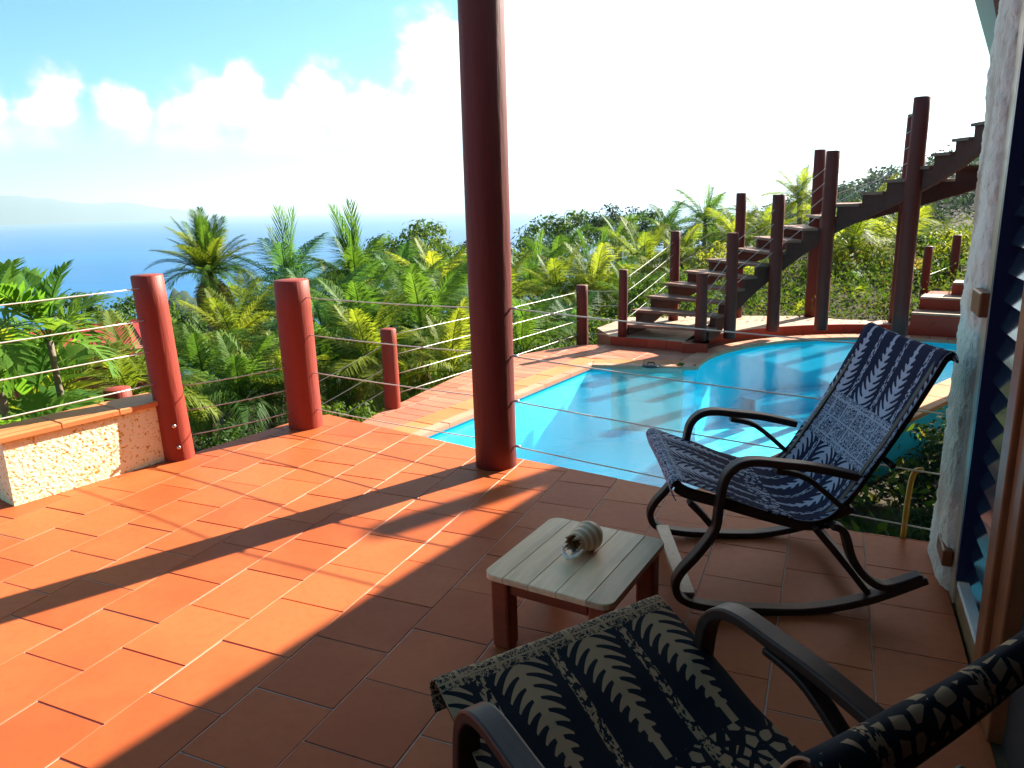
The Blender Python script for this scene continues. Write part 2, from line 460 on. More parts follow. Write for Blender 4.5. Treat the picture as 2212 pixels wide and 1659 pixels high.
m_palm = leaf_mat('palm_leaf_green', ((.028, .075, .014), (.07, .15, .024), (.13, .22, .036)))
m_palmy = leaf_mat('palm_leaf_yellow_green', ((.08, .12, .014), (.17, .22, .026), (.27, .30, .045)), .5)
m_palmb = leaf_mat('palm_leaf_bluegreen', ((.022, .08, .028), (.05, .14, .045), (.09, .20, .07)))
m_palmd = leaf_mat('palm_leaf_dry', ((.14, .10, .03), (.26, .19, .06), (.38, .30, .11)), .45)
m_broad = leaf_mat('broad_leaf_green', ((.04, .11, .018), (.09, .20, .03), (.18, .29, .05)), .5, .3)
m_tree = leaf_mat('tree_leaf', ((.024, .055, .012), (.055, .11, .02), (.11, .16, .03)), .35)
m_treed = leaf_mat('tree_leaf_dark', ((.010, .026, .010), (.020, .045, .014), (.035, .062, .018)), .25, .7)  # dark leaves; shade of the house put into the colour for bed shrubs
m_shrub = leaf_mat('shrub_leaf', ((.03, .07, .012), (.07, .13, .02), (.13, .19, .03)), .45)
m_shruby = leaf_mat('shrub_leaf_yellow', ((.08, .11, .012), (.16, .19, .02), (.24, .25, .03)), .5)
m_under = leaf_mat('undergrowth_leaf', ((.018, .044, .009), (.045, .085, .015), (.10, .14, .025)), .4, .65, (.10, .075, .03))
m_trunk = wood_mat('palm_trunk_bark', (.12, .085, .06), (.20, .15, .11), .8, (6, 6, 20))
m_rach = Mat('palm_rib', (.16, .16, .04), .5).m
m_brick = tile_mat('red_house_block', (.30, .05, .035), (.38, .07, .045), (.44, .10, .06), .7)
m_redroof = paint_mat('red_sheet_roof', (.32, .035, .03), (.42, .06, .05), .45)
m_black = Mat('black_plastic', (.015, .015, .016), .4).m

# ------------------------------------------------------------------ terrain
TERRACE = [(-4.6, 4.75), (-3.25, 4.27), (-2.90, 3.995), (-2.27, 4.83), (-2.2, 4.92), (-1.75, 5.565), (-1.505, 5.77), (-.009, 4.595), (.965, 3.914),
           (1.678, 3.347), (1.995, 3.20), (1.83, 2.85), (.2, -.87), (.0, -1.3), (-4.6, -1.3)]
LOWER = [(-2.3, 6.3), (-1.75, 7.45), (-1.50, 8.15), (-.60, 10.17), (0, 11.12), (1.1, 11.83), (1.9, 13.2), (3.9, 13.5), (5.3, 13.25), (6.5, 12.5), (8.6, 11.0), (8.6, 8), (7, 6.0), (4, 5.2), (1.5, 4.0), (0, 4.5)]

def inside(p, poly):
    c = False; n = len(poly)
    for i in range(n):
        a, b = poly[i], poly[(i + 1) % n]
        if (a[1] > p[1]) != (b[1] > p[1]) and p[0] < (b[0] - a[0]) * (p[1] - a[1]) / (b[1] - a[1]) + a[0]: c = not c
    return c

def lerp_tab(x, tab):
    if x <= tab[0][0]: return tab[0][1]
    for (a, ya), (b, yb) in zip(tab, tab[1:]):
        if x <= b:
            t = (x - a) / (b - a); t = t * t * (3 - 2 * t); return ya + (yb - ya) * t
    return tab[-1][1]

def terrain(x, y):
    q = -0.819 * x + 0.574 * y
    r = 0.574 * x + 0.819 * y
    h = lerp_tab(r, [(-200, -12), (-30, -1.5), (0, -1.2), (28, -.3), (85, -11), (150, -2), (290, 13), (420, 8), (700, -40)])
    h -= .27 * max(0.0, q - 5.0) + .0004 * max(0, q - 30) ** 2
    h += lerp_tab(-q, [(0, 0), (6, 0), (60, 14), (200, 30)])
    h += 1.6 * mn.noise(Vector((x * .05, y * .05, 0))) * min(1, max(0, (math.hypot(x, y) - 14) / 25))
    h += .25 * mn.noise(Vector((x * .4, y * .4, 3)))
    return max(h, -106.0)

def build_terrain():
    rad = [0, 2.5]
    while rad[-1] < 1100: rad.append(rad[-1] + max(.45, rad[-1] * .05))
    na = 144; vs = [(0, 0, -3.2)]; fs = []
    for r_ in rad[1:]:
        for k in range(na):
            a = 2 * math.pi * k / na; x, y = r_ * math.sin(a), r_ * math.cos(a)
            z = terrain(x, y)
            if r_ < 20 and (inside((x, y), LOWER) or inside((x, y), TERRACE)): z = min(z, -3.2)
            vs.append((x, y, z))
    for k in range(na): fs.append((0, 1 + (k + 1) % na, 1 + k))
    for i in range(len(rad) - 2):
        o = 1 + i * na
        for k in range(na): fs.append((o + k, o + (k + 1) % na, o + na + (k + 1) % na, o + na + k))
    m = MB(); m.add(vs, fs); return tag(m.build('hillside', m_soil, None, True), kind='structure')
build_terrain()

m = MB(); m.add([(-25000, -25000, -100), (25000, -25000, -100), (25000, 25000, -100), (-25000, 25000, -100)], [(0, 1, 2, 3)])
tag(m.build('sea', m_sea), kind='structure')

def far_range(name, az0, az1, dist, prof, mat, depth=2500, seed=0):
    n = 90; vs = []; fs = []; rows = 7
    for j in range(rows):
        tj = j / (rows - 1)
        for i in range(n):
            t = i / (n - 1); az = R(az0 + (az1 - az0) * t)
            d = dist + depth * (tj - .5)
            x, y = d * math.sin(az), d * math.cos(az)
            h = lerp_tab(t, prof) * math.sin(math.pi * tj) ** .8
            h *= 1 + .22 * mn.noise(Vector((x * .0012, y * .0012, seed))) + .08 * mn.noise(Vector((x * .005, y * .005, seed)))
            vs.append((x, y, -100.5 + max(h, 0)))
    for j in range(rows - 1):
        for i in range(n - 1):
            a = j * n + i; fs.append((a, a + n, a + n + 1, a + 1))
    mm = MB(); mm.add(vs, fs); return tag(mm.build(name, mat, None, True), kind='structure')
far_range('far_hills', -62, -21, 16000, [(0, 660), (.35, 640), (.62, 570), (.75, 470), (.85, 320), (.94, 170), (1, 0)], m_far)
far_range('far_hills', -12, 30, 17000, [(0, 0), (.12, 280), (.3, 520), (.6, 620), (1, 650)], m_far, seed=5)

# small wooded headland showing left of the brush palm
m = MB(); vs = []; fs = []
for j in range(9):
    for i in range(25):
        t = i / 24; s = j / 8
        h = 52 * (t ** .1 if t > 0 else 0) * max(0, 1 - t) ** .9 * math.sin(math.pi * s) ** .7
        vs.append((-292 + t * 52 - 4 * s, 610 + s * 60, -101 + h * (1 + .2 * mn.noise(Vector((i * .6, j * .6, 2))))))
for j in range(8):
    for i in range(24): a = j * 25 + i; fs.append((a, a + 1, a + 26, a + 25))
m.add(vs, fs); tag(m.build('headland', m_headland, None, True), kind='structure')

# ------------------------------------------------------------------ terrace floor
TH = R(-23.63)
TA = (math.cos(TH), math.sin(TH)); TB = (-math.sin(TH), math.cos(TH))
terr = tag(empty('terrace'), kind='structure')
m = MB(); m.prism(TERRACE, -.35, -.012); m.build('slab', m_slab, terr)
m = MB()
m.add([(p[0], p[1], -.0036) for p in TERRACE], [tuple(range(len(TERRACE)))]); m.build('grout_bed', m_grout, terr)
# tile rows
PA, PB = .3313, .3370
def tiles(poly, parent, mat, oa, row_offs, a_rng, b_rng, pa, pb, ax, bx, ztop, thick, gap, ch, limit, key, jit=.0012):
    cand = []
    cp = poly if area(poly) > 0 else poly[::-1]
    for k in range(*a_rng):
        a0 = oa + k * pa
        for j in range(*b_rng):
            b0 = (j + row_offs[k % len(row_offs)]) * pb
            q = []
            for da, db in ((gap, gap), (pa - gap, gap), (pa - gap, pb - gap), (gap, pb - gap)):
                q.append((ax[0] * (a0 + da) + bx[0] * (b0 + db), ax[1] * (a0 + da) + bx[1] * (b0 + db)))
            if area(q) < 0: q = q[::-1]
            c = clip_poly(cp, q)
            if len(c) < 3 or area(c) < .0008: continue
            full = abs(area(c) - area(q)) < 1e-6
            cand.append((key(sum(p[0] for p in c) / len(c), sum(p[1] for p in c) / len(c)), c, full))
    cand.sort(key=lambda t: t[0])
    rest = MB(); shared = {}
    for i, (kk, c, full) in enumerate(cand):
        dz = rng.uniform(-jit, jit)
        if i < limit:
            cx = sum(p[0] for p in c) / len(c); cy_ = sum(p[1] for p in c) / len(c)
            loc = [(p[0] - cx, p[1] - cy_) for p in c]
            if full and 'f' in shared: me = shared['f']
            else:
                mm = MB(); mm.prism(loc, -thick, 0, ch); me = mm.mesh('tile', mat)
                if full: shared['f'] = me
            inst('tile', me, parent, (cx, cy_, ztop + dz), (rng.uniform(-.0025, .0025), rng.uniform(-.0025, .0025), rng.uniform(-.004, .004) if full else 0))
        else:
            rest.prism(c, ztop - thick + dz, ztop + dz, ch)
    if rest.v: tag(rest.build('outer_tiles', mat, parent), kind='stuff')
    return len(cand)
offs = [.05, .60]
def vis_key(x, y):
    az = abs(math.degrees(math.atan2(x + .25, y + .3))); d = math.hypot(x, y)
    return d + max(0, az - 40) * .3 + (6 if y < .9 else 0)
# row lines at a = -1.430 + k*.3313 ; row k=0 (a -1.43..-1.10) offset .58
nt = tiles(TERRACE, terr, m_tile, -1.430, [.58, .05], (-14, 18), (-14, 24), PA, PB, TA, TB, 0.0, .012, .0024, .0018, 292, vis_key)

# ------------------------------------------------------------------ low roughcast wall on the left
lw = empty('low_wall', (-2.9, 3.995, 0)); tag(lw, 'low cream roughcast wall with orange tile cap at the left terrace edge', 'wall')
def loc_of(o, p): return (p[0] - o.location.x, p[1] - o.location.y, p[2] - o.location.z)
wd = Vector((-2.30 + 2.90, 4.80 - 3.995, 0)); wL = wd.length; wd.normalize(); wn_ = Vector((wd.y, -wd.x, 0))   # normal to the terrace
def rough_face(p0, du, dv, lu, lv, nrm, nu, nv, amp, fr, mat, name, parent, shape=None):
    vs = []; fs = []
    for j in range(nv + 1):
        for i in range(nu + 1):
            p = p0 + du * (lu * i / nu) + dv * (lv * j / nv)
            q = p * fr
            d = mn.noise(q) * .6 + .4 * mn.noise(q * 2.1)
            p = p + nrm * (amp * d)
            if shape: p = shape(p, i / nu, j / nv)
            vs.append(p)
    for j in range(nv):
        for i in range(nu):
            a = j * (nu + 1) + i; fs.append((a, a + 1, a + nu + 2, a + nu + 1))
    mm = MB(); mm.add([loc_of(parent, v) for v in vs], fs)
    return mm.build(name, mat, parent, True)
p0 = Vector((-2.9, 3.995, 0)); up = Vector((0, 0, 1))
rough_face(p0, wd, up, wL, .39, wn_, 150, 60, .003, 45, m_cream, 'roughcast_face', lw)
pe = p0 - wn_ * .26
rough_face(pe, wn_, up, .26, .39, -wd, 45, 60, .003, 45, m_cream, 'end_face', lw)
m = MB()
core = [p0 - wn_ * .012 + wd * .012, p0 + wd * wL - wn_ * .012, p0 + wd * wL - wn_ * .25, p0 + wd * .012 - wn_ * .25]
m.prism([loc_of(lw, c)[:2] for c in core], -.9, .385); m.build('core', m_slab, lw)
for k in range(3):
    a = p0 - wd * .03 + wd * (wL + .03) / 3 * k; b = p0 - wd * .03 + wd * ((wL + .03) / 3 * (k + 1) - .006)
    q = [a + wn_ * .025, a - wn_ * .275, b - wn_ * .275, b + wn_ * .025]
    m = MB(); pq = [loc_of(lw, c)[:2] for c in q]; pq = pq if area(pq) > 0 else pq[::-1]
    m.prism(pq, .392, .425, .006); m.build('cap_tile', m_coping, lw)

# ------------------------------------------------------------------ posts and wire railings
def log_post(mb, p, z0, z1, r0, r1=None, n=22, seed=0, lean=0.0):
    r1 = r1 or r0; pts = []; rad = []
    for i in range(9):
        t = i / 8
        pts.append((p[0] + lean * t + .006 * math.sin(seed + 3 * t), p[1] + .006 * math.cos(seed * 2 + 2.3 * t), z0 + (z1 - z0) * t)); rad.append((r0 + (r1 - r0) * t) * (1 + .015 * math.sin(7 * t + seed)))
    rad.append(rad[-1] * .93); pts.append((pts[-1][0], pts[-1][1], z1 + .008))
    mb.tube(pts, rad, n)

def cable(mb, a, b, r=.0038, sag=.008):
    a, b = Vector(a), Vector(b); pts = []
    for i in range(9):
        t = i / 8; p = a.lerp(b, t); p.z -= sag * 4 * t * (1 - t); pts.append(p)
    mb.tube(pts, r, 6)

def post_obj(parent, name, p, z0, z1, r0, r1, mat, seed=0, bolts=(), lean=0.0):
    mb = MB(); ox, oy, oz = parent.location
    log_post(mb, (p[0] - ox, p[1] - oy), z0 - oz, z1 - oz, r0, r1, 22, seed, lean)
    o = mb.build(name, mat, parent, True)
    for bz, ba in bolts:
        b2 = MB(); c = Vector((p[0] - ox + math.cos(ba) * r0, p[1] - oy + math.sin(ba) * r0, bz - oz))
        d = Vector((math.cos(ba), math.sin(ba), 0)); b2.tube([c - d * .01, c + d * .012, c + d * .016], [.013, .013, .008], 10); b2.build('bolt', m_steel, o, True)
    return o
def cable_obj(parent, a, b, r=.0038, sag=.008):
    mb = MB(); cable(mb, loc_of(parent, a), loc_of(parent, b), r, sag); return mb.build('wire', m_wire, parent, True)

A_ = (-2.285, 4.80); B_ = (-1.60, 5.46); D_ = (-.11, 4.47); PIERX = (1.96, 3.24)
rail = tag(empty('wire_railing', (-1.6, 5.46, 0)), 'terrace railing of thick red round posts and pale wires above the low wall and pool', 'railing')
post_obj(rail, 'post', A_, -.4, 1.235, .100, .096, m_post, 1, ((.25, -1.25), (.10, -1.15)), -.045)
post_obj(rail, 'post', B_, -.4, 1.115, .132, .126, m_post, 2)
for z in (1.165, .96, .755, .54):
    cable_obj(rail, (A_[0] - .05, A_[1] - .08, z), (A_[0] - 1.62, A_[1] - 2.26 + .02, z), .0045, .01)
for z in (.485, .31, .135):
    cable_obj(rail, (A_[0] + .06, A_[1] + .07, z), (B_[0] - .09, B_[1] - .09, z))
for z in (.995, .715, .43, .145):
    cable_obj(rail, (B_[0] + .11, B_[1] - .05, z), (D_[0] - .1, D_[1] + .08, z + .005))
for za, zb in ((1.01, .925), (.718, .635), (.434, .345), (.14, .065)):
    cable_obj(rail, (D_[0] + .1, D_[1] - .06, za), (PIERX[0] + .03, PIERX[1] - .05, zb), .004, .012)
# turnbuckle on the pier side and the ochre strap hanging beside it
mb = MB(); mb.tube([loc_of(rail, (1.62, 3.42, .925)), loc_of(rail, (1.95, 3.24, .925))], .009, 8); mb.build('turnbuckle', m_steel, rail, True)
mb = MB(); pts = smooth_path([(1.925, 3.262, .345), (1.885, 3.265, .33), (1.872, 3.27, .2), (1.868, 3.27, .0)], 5)
mb.tube([loc_of(rail, p) for p in pts], .013, 6); mb.build('strap', m_strap, rail, True)

mp = tag(empty('roof_post', (D_[0], D_[1], 0)), 'tall dark red round roof post standing at the pool edge, top out of view', 'post')
post_obj(mp, 'shaft', D_, -.3, 3.6, .134, .128, m_roofpost, 4)
for z in (1.01, .718, .434, .14):
    mb = MB(); mb.tube([(.118, -.06, z), (.15, -.075, z)], .008, 8); mb.build('eye_bolt', m_steel, mp, True)

# ------------------------------------------------------------------ pool
ZD = -.65            # pool deck level
PD = Vector((.562, .827)).normalized(); PN = Vector((-PD.y, PD.x))     # along / to the left of the pool's long edge
PL0 = Vector((-.925, 7.21))
def pl(t, s): v = PL0 + PD * t + PN * s; return (v.x, v.y)
CC = Vector((5.2, 8.97)); RC = 2.81
arc = [(CC.x + RC * math.cos(R(a)), CC.y + RC * math.sin(R(a))) for a in range(160, 34, -5)]
pool_out = [pl(-4.2, 0), pl(3.68, 0)] + arc + [(1.36, 5.42), (.2, 4.6)]
pool = tag(empty('pool'), kind='structure')
mb = MB(); n = len(pool_out)
zb = -1.75
mb.add([(p[0], p[1], ZD + .0) for p in pool_out] + [(p[0], p[1], zb) for p in pool_out], [(i, (i + 1) % n, n + (i + 1) % n, n + i) for i in range(n)])
mb.build('pool_wall', m_pool, pool)
mb = MB(); mb.add([(p[0], p[1], zb) for p in pool_out], [tuple(range(n))]); mb.build('pool_floor', m_pool, pool)
# curved entry steps under the round end
for k, (rr, zz) in enumerate(((2.5, -1.45), (2.05, -1.15))):
    mb = MB(); ring = []
    a_in = [(CC.x + rr * math.cos(R(a)), CC.y + rr * math.sin(R(a))) for a in range(45, 126, 5)]
    a_out = [(CC.x + (RC - .02) * math.cos(R(a)), CC.y + (RC - .02) * math.sin(R(a))) for a in range(45, 126, 5)]
    L_ = len(a_in)
    vs = [(p[0], p[1], zz) for p in a_in] + [(p[0], p[1], zz) for p in a_out] + [(p[0], p[1], zb + .002) for p in a_in]
    fs = [(i, i + 1, L_ + i + 1, L_ + i) for i in range(L_ - 1)] + [(i, i + 1, 2 * L_ + i + 1, 2 * L_ + i) for i in range(L_ - 1)]
    mb.add(vs, fs)
    if k == 0: mb.build('entry_step', m_pool, pool)
mb = MB(); mb.add([(p[0], p[1], ZD - .07) for p in pool_out], [tuple(range(n))])
tag(mb.build('pool_water', m_water), kind='structure')

# lower deck bed and tiles
deck = tag(empty('pool_deck'), kind='structure')
Lb = [(-2.05, 6.6), (-1.75, 7.45), (-1.50, 8.15), (-.60, 10.17), (0, 11.12), (1.1, 11.83)]
deck_poly = [pl(-1.6, .42)] + [pl(3.68 + .42, .42), (2.44 - .12, 9.82 + .42), (2.95, 10.85), (1.62, 11.75), (1.1, 11.83), (0, 11.12), (-.60, 10.17), (-1.50, 8.15), (-1.75, 7.45), (-2.3, 6.3)]
bed = [pl(-2.5, .01), pl(3.68 + .01, .01), (2.36, 9.93), (2.95, 10.85), (1.62, 11.75), (1.1, 11.83), (0, 11.12), (-.60, 10.17), (-1.50, 8.15), (-1.75, 7.45), (-2.3, 6.3)]
bed = bed[::-1] if area(bed) < 0 else bed
mb = MB(); mb.prism(bed, -1.6, ZD - .014); mb.build('bed', m_grout, deck)
tiles(deck_poly[::-1], deck, m_deck, -.5, [0.0, .37, .7, .2], (-6, 14), (20, 75), .62, .19, (PN.x, PN.y), (PD.x, PD.y), ZD, .014, .004, .003, 280, lambda x, y: x * x + y * y)
# coping: an outer orange band and a pale bull-nose along the water
def coping_run(path_in, off0, off1, mat, name, seg_len, z1, th):
    P_ = [Vector(p) for p in path_in]
    # outward = left of direction
    outs = []
    for i in range(len(P_)):
        t = (P_[min(i + 1, len(P_) - 1)] - P_[max(i - 1, 0)]).normalized(); outs.append(Vector((-t.y, t.x)))
    for i in range(len(P_) - 1):
        a, b = P_[i], P_[i + 1]; L_ = (b - a).length; k = max(1, round(L_ / seg_len))
        for j in range(k):
            t0, t1 = j / k, (j + 1) / k - .006 / L_
            pa, pb_ = a.lerp(b, t0), a.lerp(b, t1)
            na, nb_ = outs[i].lerp(outs[i + 1], t0), outs[i].lerp(outs[i + 1], t1)
            if k > 1 or len(P_) == 2: na = nb_ = Vector((-(b - a).y, (b - a).x)).normalized()
            q = [pa + na * off0, pb_ + nb_ * off0, pb_ + nb_ * off1, pa + na * off1]
            q = [(v.x, v.y) for v in q]; q = q if area(q) > 0 else q[::-1]
            mm = MB(); mm.prism(q, z1 - th, z1 + rng.uniform(-.001, .001), .006); mm.build(name, mat, deck)
coping_run([pl(-2.2, 0), pl(3.68, 0)], -.02, .115, m_copedge, 'edge_tile', .62, ZD + .012, .05)
coping_run([pl(-2.2, 0), pl(3.68 + .4, 0)], .121, .415, m_coping, 'coping_tile', .62, ZD + .006, .03)
far_a, far_b = Vector(pl(3.68, 0)), Vector(arc[0])
coping_run([tuple(far_a + (far_b - far_a).normalized() * .0), tuple(far_b)], -.02, .11, m_copedge, 'edge_tile', .62, ZD + .0125, .05)
coping_run([tuple(far_a), tuple(far_b)], .116, .41, m_coping, 'coping_tile', .62, ZD + .0065, .03)
coping_run(arc, -.02, .27, m_copedge, 'coping_tile', .3, ZD + .011, .05)
coping_run([arc[-1], (1.36, 5.42)], -.02, .36, m_coping, 'coping_tile', .6, ZD + .008, .05)

# skimmer float on the deck
sk = tag(empty('skimmer_lid', (1.95, 10.05, ZD + .006)), 'small round black lid lying on the pool deck by the far corner', 'lid')
mb = MB(); mb.tube([(0, 0, 0), (0, 0, .02), (0, 0, .03)], [.13, .125, .09], 20); mb.build('rim', m_black, sk, True)
mb = MB(); mb.tube([(-.05, 0, .03), (-.04, 0, .055), (.04, 0, .055), (.05, 0, .03)], .01, 6); mb.build('handle', m_black, sk, True)

# ------------------------------------------------------------------ raised stair landing
land = tag(empty('stair_landing'), kind='structure')
ZP = -.51
RCURB = 3.28
arc_c = [(CC.x + RCURB * math.cos(R(a)), CC.y + RCURB * math.sin(R(a))) for a in range(143, 26, -6)]
plat = [(1.62, 11.75), (2.95, 10.85)] + [p for p in arc_c if True] + [(9.4, 10.9), (6.6, 12.45), (5.8, 12.7), (5.3, 13.25), (3.9, 13.55), (2.2, 13.7), (1.5, 12.6)]
plat = plat if area(plat) > 0 else plat[::-1]
mb = MB(); mb.prism(plat, -1.5, ZP - .03); mb.build('base', m_slab, land)
mb = MB(); mb.add([(p[0], p[1], ZP) for p in plat] + [(p[0], p[1], ZP - .032) for p in plat], [tuple(range(len(plat)))] + [(i, len(plat) + i, len(plat) + (i + 1) % len(plat), (i + 1) % len(plat)) for i in range(len(plat))]); mb.build('paving', m_plat, land)
cp_ = [(1.62, 11.75), (2.95, 10.85)] + arc_c
for i in range(len(cp_) - 1):
    a, b = Vector(cp_[i]), Vector(cp_[i + 1]); L_ = (b - a).length; k = max(1, round(L_ / .34)); t = (b - a) / L_; nn = Vector((t.y, -t.x))
    for j in range(k):
        q = [a + t * (L_ * j / k + .003), a + t * (L_ * (j + 1) / k - .004)]
        quad = [tuple(q[0] + nn * .022), tuple(q[1] + nn * .022), tuple(q[1] - nn * .005), tuple(q[0] - nn * .005)]
        quad = quad if area(quad) > 0 else quad[::-1]
        mm = MB(); mm.prism(quad, ZD - .0, ZP + .004, .004); mm.build('curb_tile', m_curb, land)
# red masonry steps climbing to the right
st = tag(empty('garden_steps', (7.1, 12.0, ZP)), 'red painted masonry steps rising right of the landing behind the pale pier', 'steps')
ex, ey = Vector((.80, -.60)), Vector((.60, .80))
for k, (s0, zt) in enumerate(((0, .22), (.05, .43), (.45, .64))):
    o = Vector((6.56, 11.93)) + ey * (.42 * k) + ex * s0
    q = [o, o + ex * 2.6, o + ex * 2.6 + ey * (1.6 - .42 * k), o + ey * (1.6 - .42 * k)]
    pq = [(v.x - 7.1, v.y - 12.0) for v in q]; pq = pq if area(pq) > 0 else pq[::-1]
    mm = MB(); mm.prism(pq, -.3 + .003 * k, zt - .035); mm.build('riser', m_curb, st)
    q = [o - ey * .02, o + ex * 2.6 - ey * .02, o + ex * 2.6 + ey * .42, o + ey * .42]
    pq = [(v.x - 7.1, v.y - 12.0) for v in q]; pq = pq if area(pq) > 0 else pq[::-1]
    mm = MB(); mm.prism(pq, zt - .033, zt, .006); mm.build('tread', m_plat, st)

# ------------------------------------------------------------------ curved timber stair
CS = Vector((4.5, 10.2)); RI, RO = 1.74, 3.12
stair = tag(empty('timber_staircase', (CS.x, CS.y, ZP)), 'curved dark timber staircase with round posts and wires climbing right over the pool', 'staircase')
def cs(r_, a, z): return (r_ * math.cos(R(a)), r_ * math.sin(R(a)), z - ZP)
ang = [148 - 8.1 * k if k < 10 else 148 - 81 - 11 * (k - 10) for k in range(19)]
zt = [ZP + (.18 * (k + 1) if k < 11 else .18 * 11 + .168 * (k - 10)) for k in range(19)]
for k in range(18):
    a0 = ang[k] + 1.0; da = (ang[k] - ang[k + 1]) * .98
    q = [cs(RI - .06, a0, 0)[:2], cs(RO + .06, a0, 0)[:2], cs(RO + .06, a0 - da, 0)[:2], cs(RI - .06, a0 - da, 0)[:2]]
    q = q if area(q) > 0 else q[::-1]
    mm = MB(); mm.prism(q, zt[k] - ZP - .042, zt[k] - ZP, .006); mm.build('tread', m_tread, stair)
for rr in (RI + .03, RO - .03):
    mm = MB()
    for k in range(18):
        for h in range(2):
            f0, f1 = h / 2, (h + 1) / 2
            a0 = ang[k] + (ang[k + 1] - ang[k]) * f0; a1 = ang[k] + (ang[k + 1] - ang[k]) * f1
            zb0 = max(zt[k] - .44 + .18 * f0, ZP); zb1 = max(zt[k] - .44 + .18 * f1, ZP); ztop = zt[k] - .044
            vs = []
            for a, zb_ in ((a0, zb0), (a1, zb1)):
                for r_ in (rr - .045, rr + .045): vs += [cs(r_, a, zb_), cs(r_, a, ztop)]
            # verts: a0 in bottom,top, a0 out bottom,top, a1 in bottom,top, a1 out bottom,top
            fs = [(1, 3, 7, 5), (0, 4, 6, 2), (0, 1, 5, 4), (2, 6, 7, 3)]
            fs.append((0, 2, 3, 1)); fs.append((4, 5, 7, 6))
            mm.add(vs, fs)
    mm.build('stringer', m_stringer, stair)
RP = [((2.90, 11.10), .52, .088), ((3.40, 11.30), 1.09, .092), ((4.25, 11.80), 1.63, .10), ((5.04, 11.80), 2.26, .105), ((5.96, 11.12), 2.92, .118)]
LP = [((1.81, 11.72), .55, .075), ((2.95, 13.20), 1.06, .09), ((4.13, 13.33), 1.68, .092), ((5.40, 13.15), 2.36, .10), ((6.46, 12.25), 2.80, .085)]
for i, (p, z, r_) in enumerate(RP + LP):
    post_obj(stair, 'post', p, ZP if (i < 5 or i != 5) else ZP, z, r_, r_ * .95, m_darkpost, i)
for row, lst in ((0, RP), (1, LP)):
    for i in range(len(lst) - 1):
        (p, z, r_), (p2, z2, r2) = lst[i], lst[i + 1]
        for d in (.16, .38, .60, .82):
            cable_obj(stair, (p[0], p[1], z - d), (p2[0], p2[1], z2 - d), .0042, .012)
mb = MB(); q0 = Vector((5.42, 13.1, ZP)); mb.tube([loc_of(stair, (5.22, 12.3, ZP)), loc_of(stair, (5.23, 12.25, .9))], .012, 6); mb.build('downpipe', m_eave, stair, True)
# the far top post whose shadow falls on the terrace
tp = tag(empty('upper_deck_post', (6.35, 9.02, -.6)), 'tall upper deck post behind the pale pier, hidden by the house', 'post')
mb = MB(); log_post(mb, (0, 0), 0, 5.75, .112, .105, 16, 3); mb.build('shaft', m_darkpost, tp, True)

# ------------------------------------------------------------------ fence along the pool deck
pf = tag(empty('pool_fence', (-1.4, 8.3, ZD)), 'low pool fence of short red posts and wires beyond the pool deck', 'fence')
FP = [((-1.40, 8.30), .27, .095, .09), ((1.19, 12.10), .285, .10, .095)]
for i, (p, z, r0, r1) in enumerate(FP): post_obj(pf, 'post', p, -1.2, z, r0, r1, m_post if i == 0 else m_darkpost, i + 5)
for z in (.20, -.035, -.27, -.50):
    cable_obj(pf, (-1.36, 8.36, z), (1.13, 12.02, z - .01), .0045)
    cable_obj(pf, (1.25, 12.08, z), (1.76, 11.75, z + .02), .004)
post_obj(pf, 'post', (-2.35, 7.9), -2.2, .1, .072, .07, m_post, 9)
for z in (.1, -.17, -.42, -.66):
    cable_obj(pf, (-1.45, 8.26, z), (-2.32, 7.92, z - .42), .004)
# garden fence behind the steps
gf = tag(empty('garden_fence', (7.75, 13.72, -.3)), 'two slim dark red posts with a wire behind the garden steps', 'fence')
post_obj(gf, 'post', (7.75, 13.72), -.7, .63, .075, .07, m_darkpost, 3)
post_obj(gf, 'post', (9.08, 15.1), -.5, .74, .085, .08, m_darkpost, 4)
cable_obj(gf, (7.75, 13.72, .1), (9.08, 15.1, .15)); cable_obj(gf, (9.08, 15.1, .35), (11.0, 15.6, .55))
# stub post below the low wall
sp = tag(empty('stub_post', (-3.58, 6.5, -1.2)), 'short red post top showing just over the low cream wall', 'post')
mb = MB(); log_post(mb, (0, 0), -.8, 1.29, .118, .115, 18, 2); mb.build('shaft', m_post, sp, True)

# ------------------------------------------------------------------ house on the right
W0 = Vector((1.83, 2.85, 0)); WU = Vector((-.401, -.916, 0)).normalized(); WN = Vector((-.916, .401, 0)).normalized()
house = tag(empty('house', (1.83, 2.85, 0)), 'house front with pale roughcast pier, louvre window and wooden door post at the right', 'house')
def wp(s, n, z): v = WU * s + WN * n; return (v.x, v.y, z)
def wbox(mb, s0, s1, n0, n1, z0, z1):
    vs = [wp(s, n, z) for z in (z0, z1) for s, n in ((s0, n0), (s1, n0), (s1, n1), (s0, n1))]
    mb.add(vs, [(0, 1, 2, 3), (7, 6, 5, 4), (4, 5, 1, 0), (5, 6, 2, 1), (6, 7, 3, 2), (7, 4, 0, 3)]); return mb
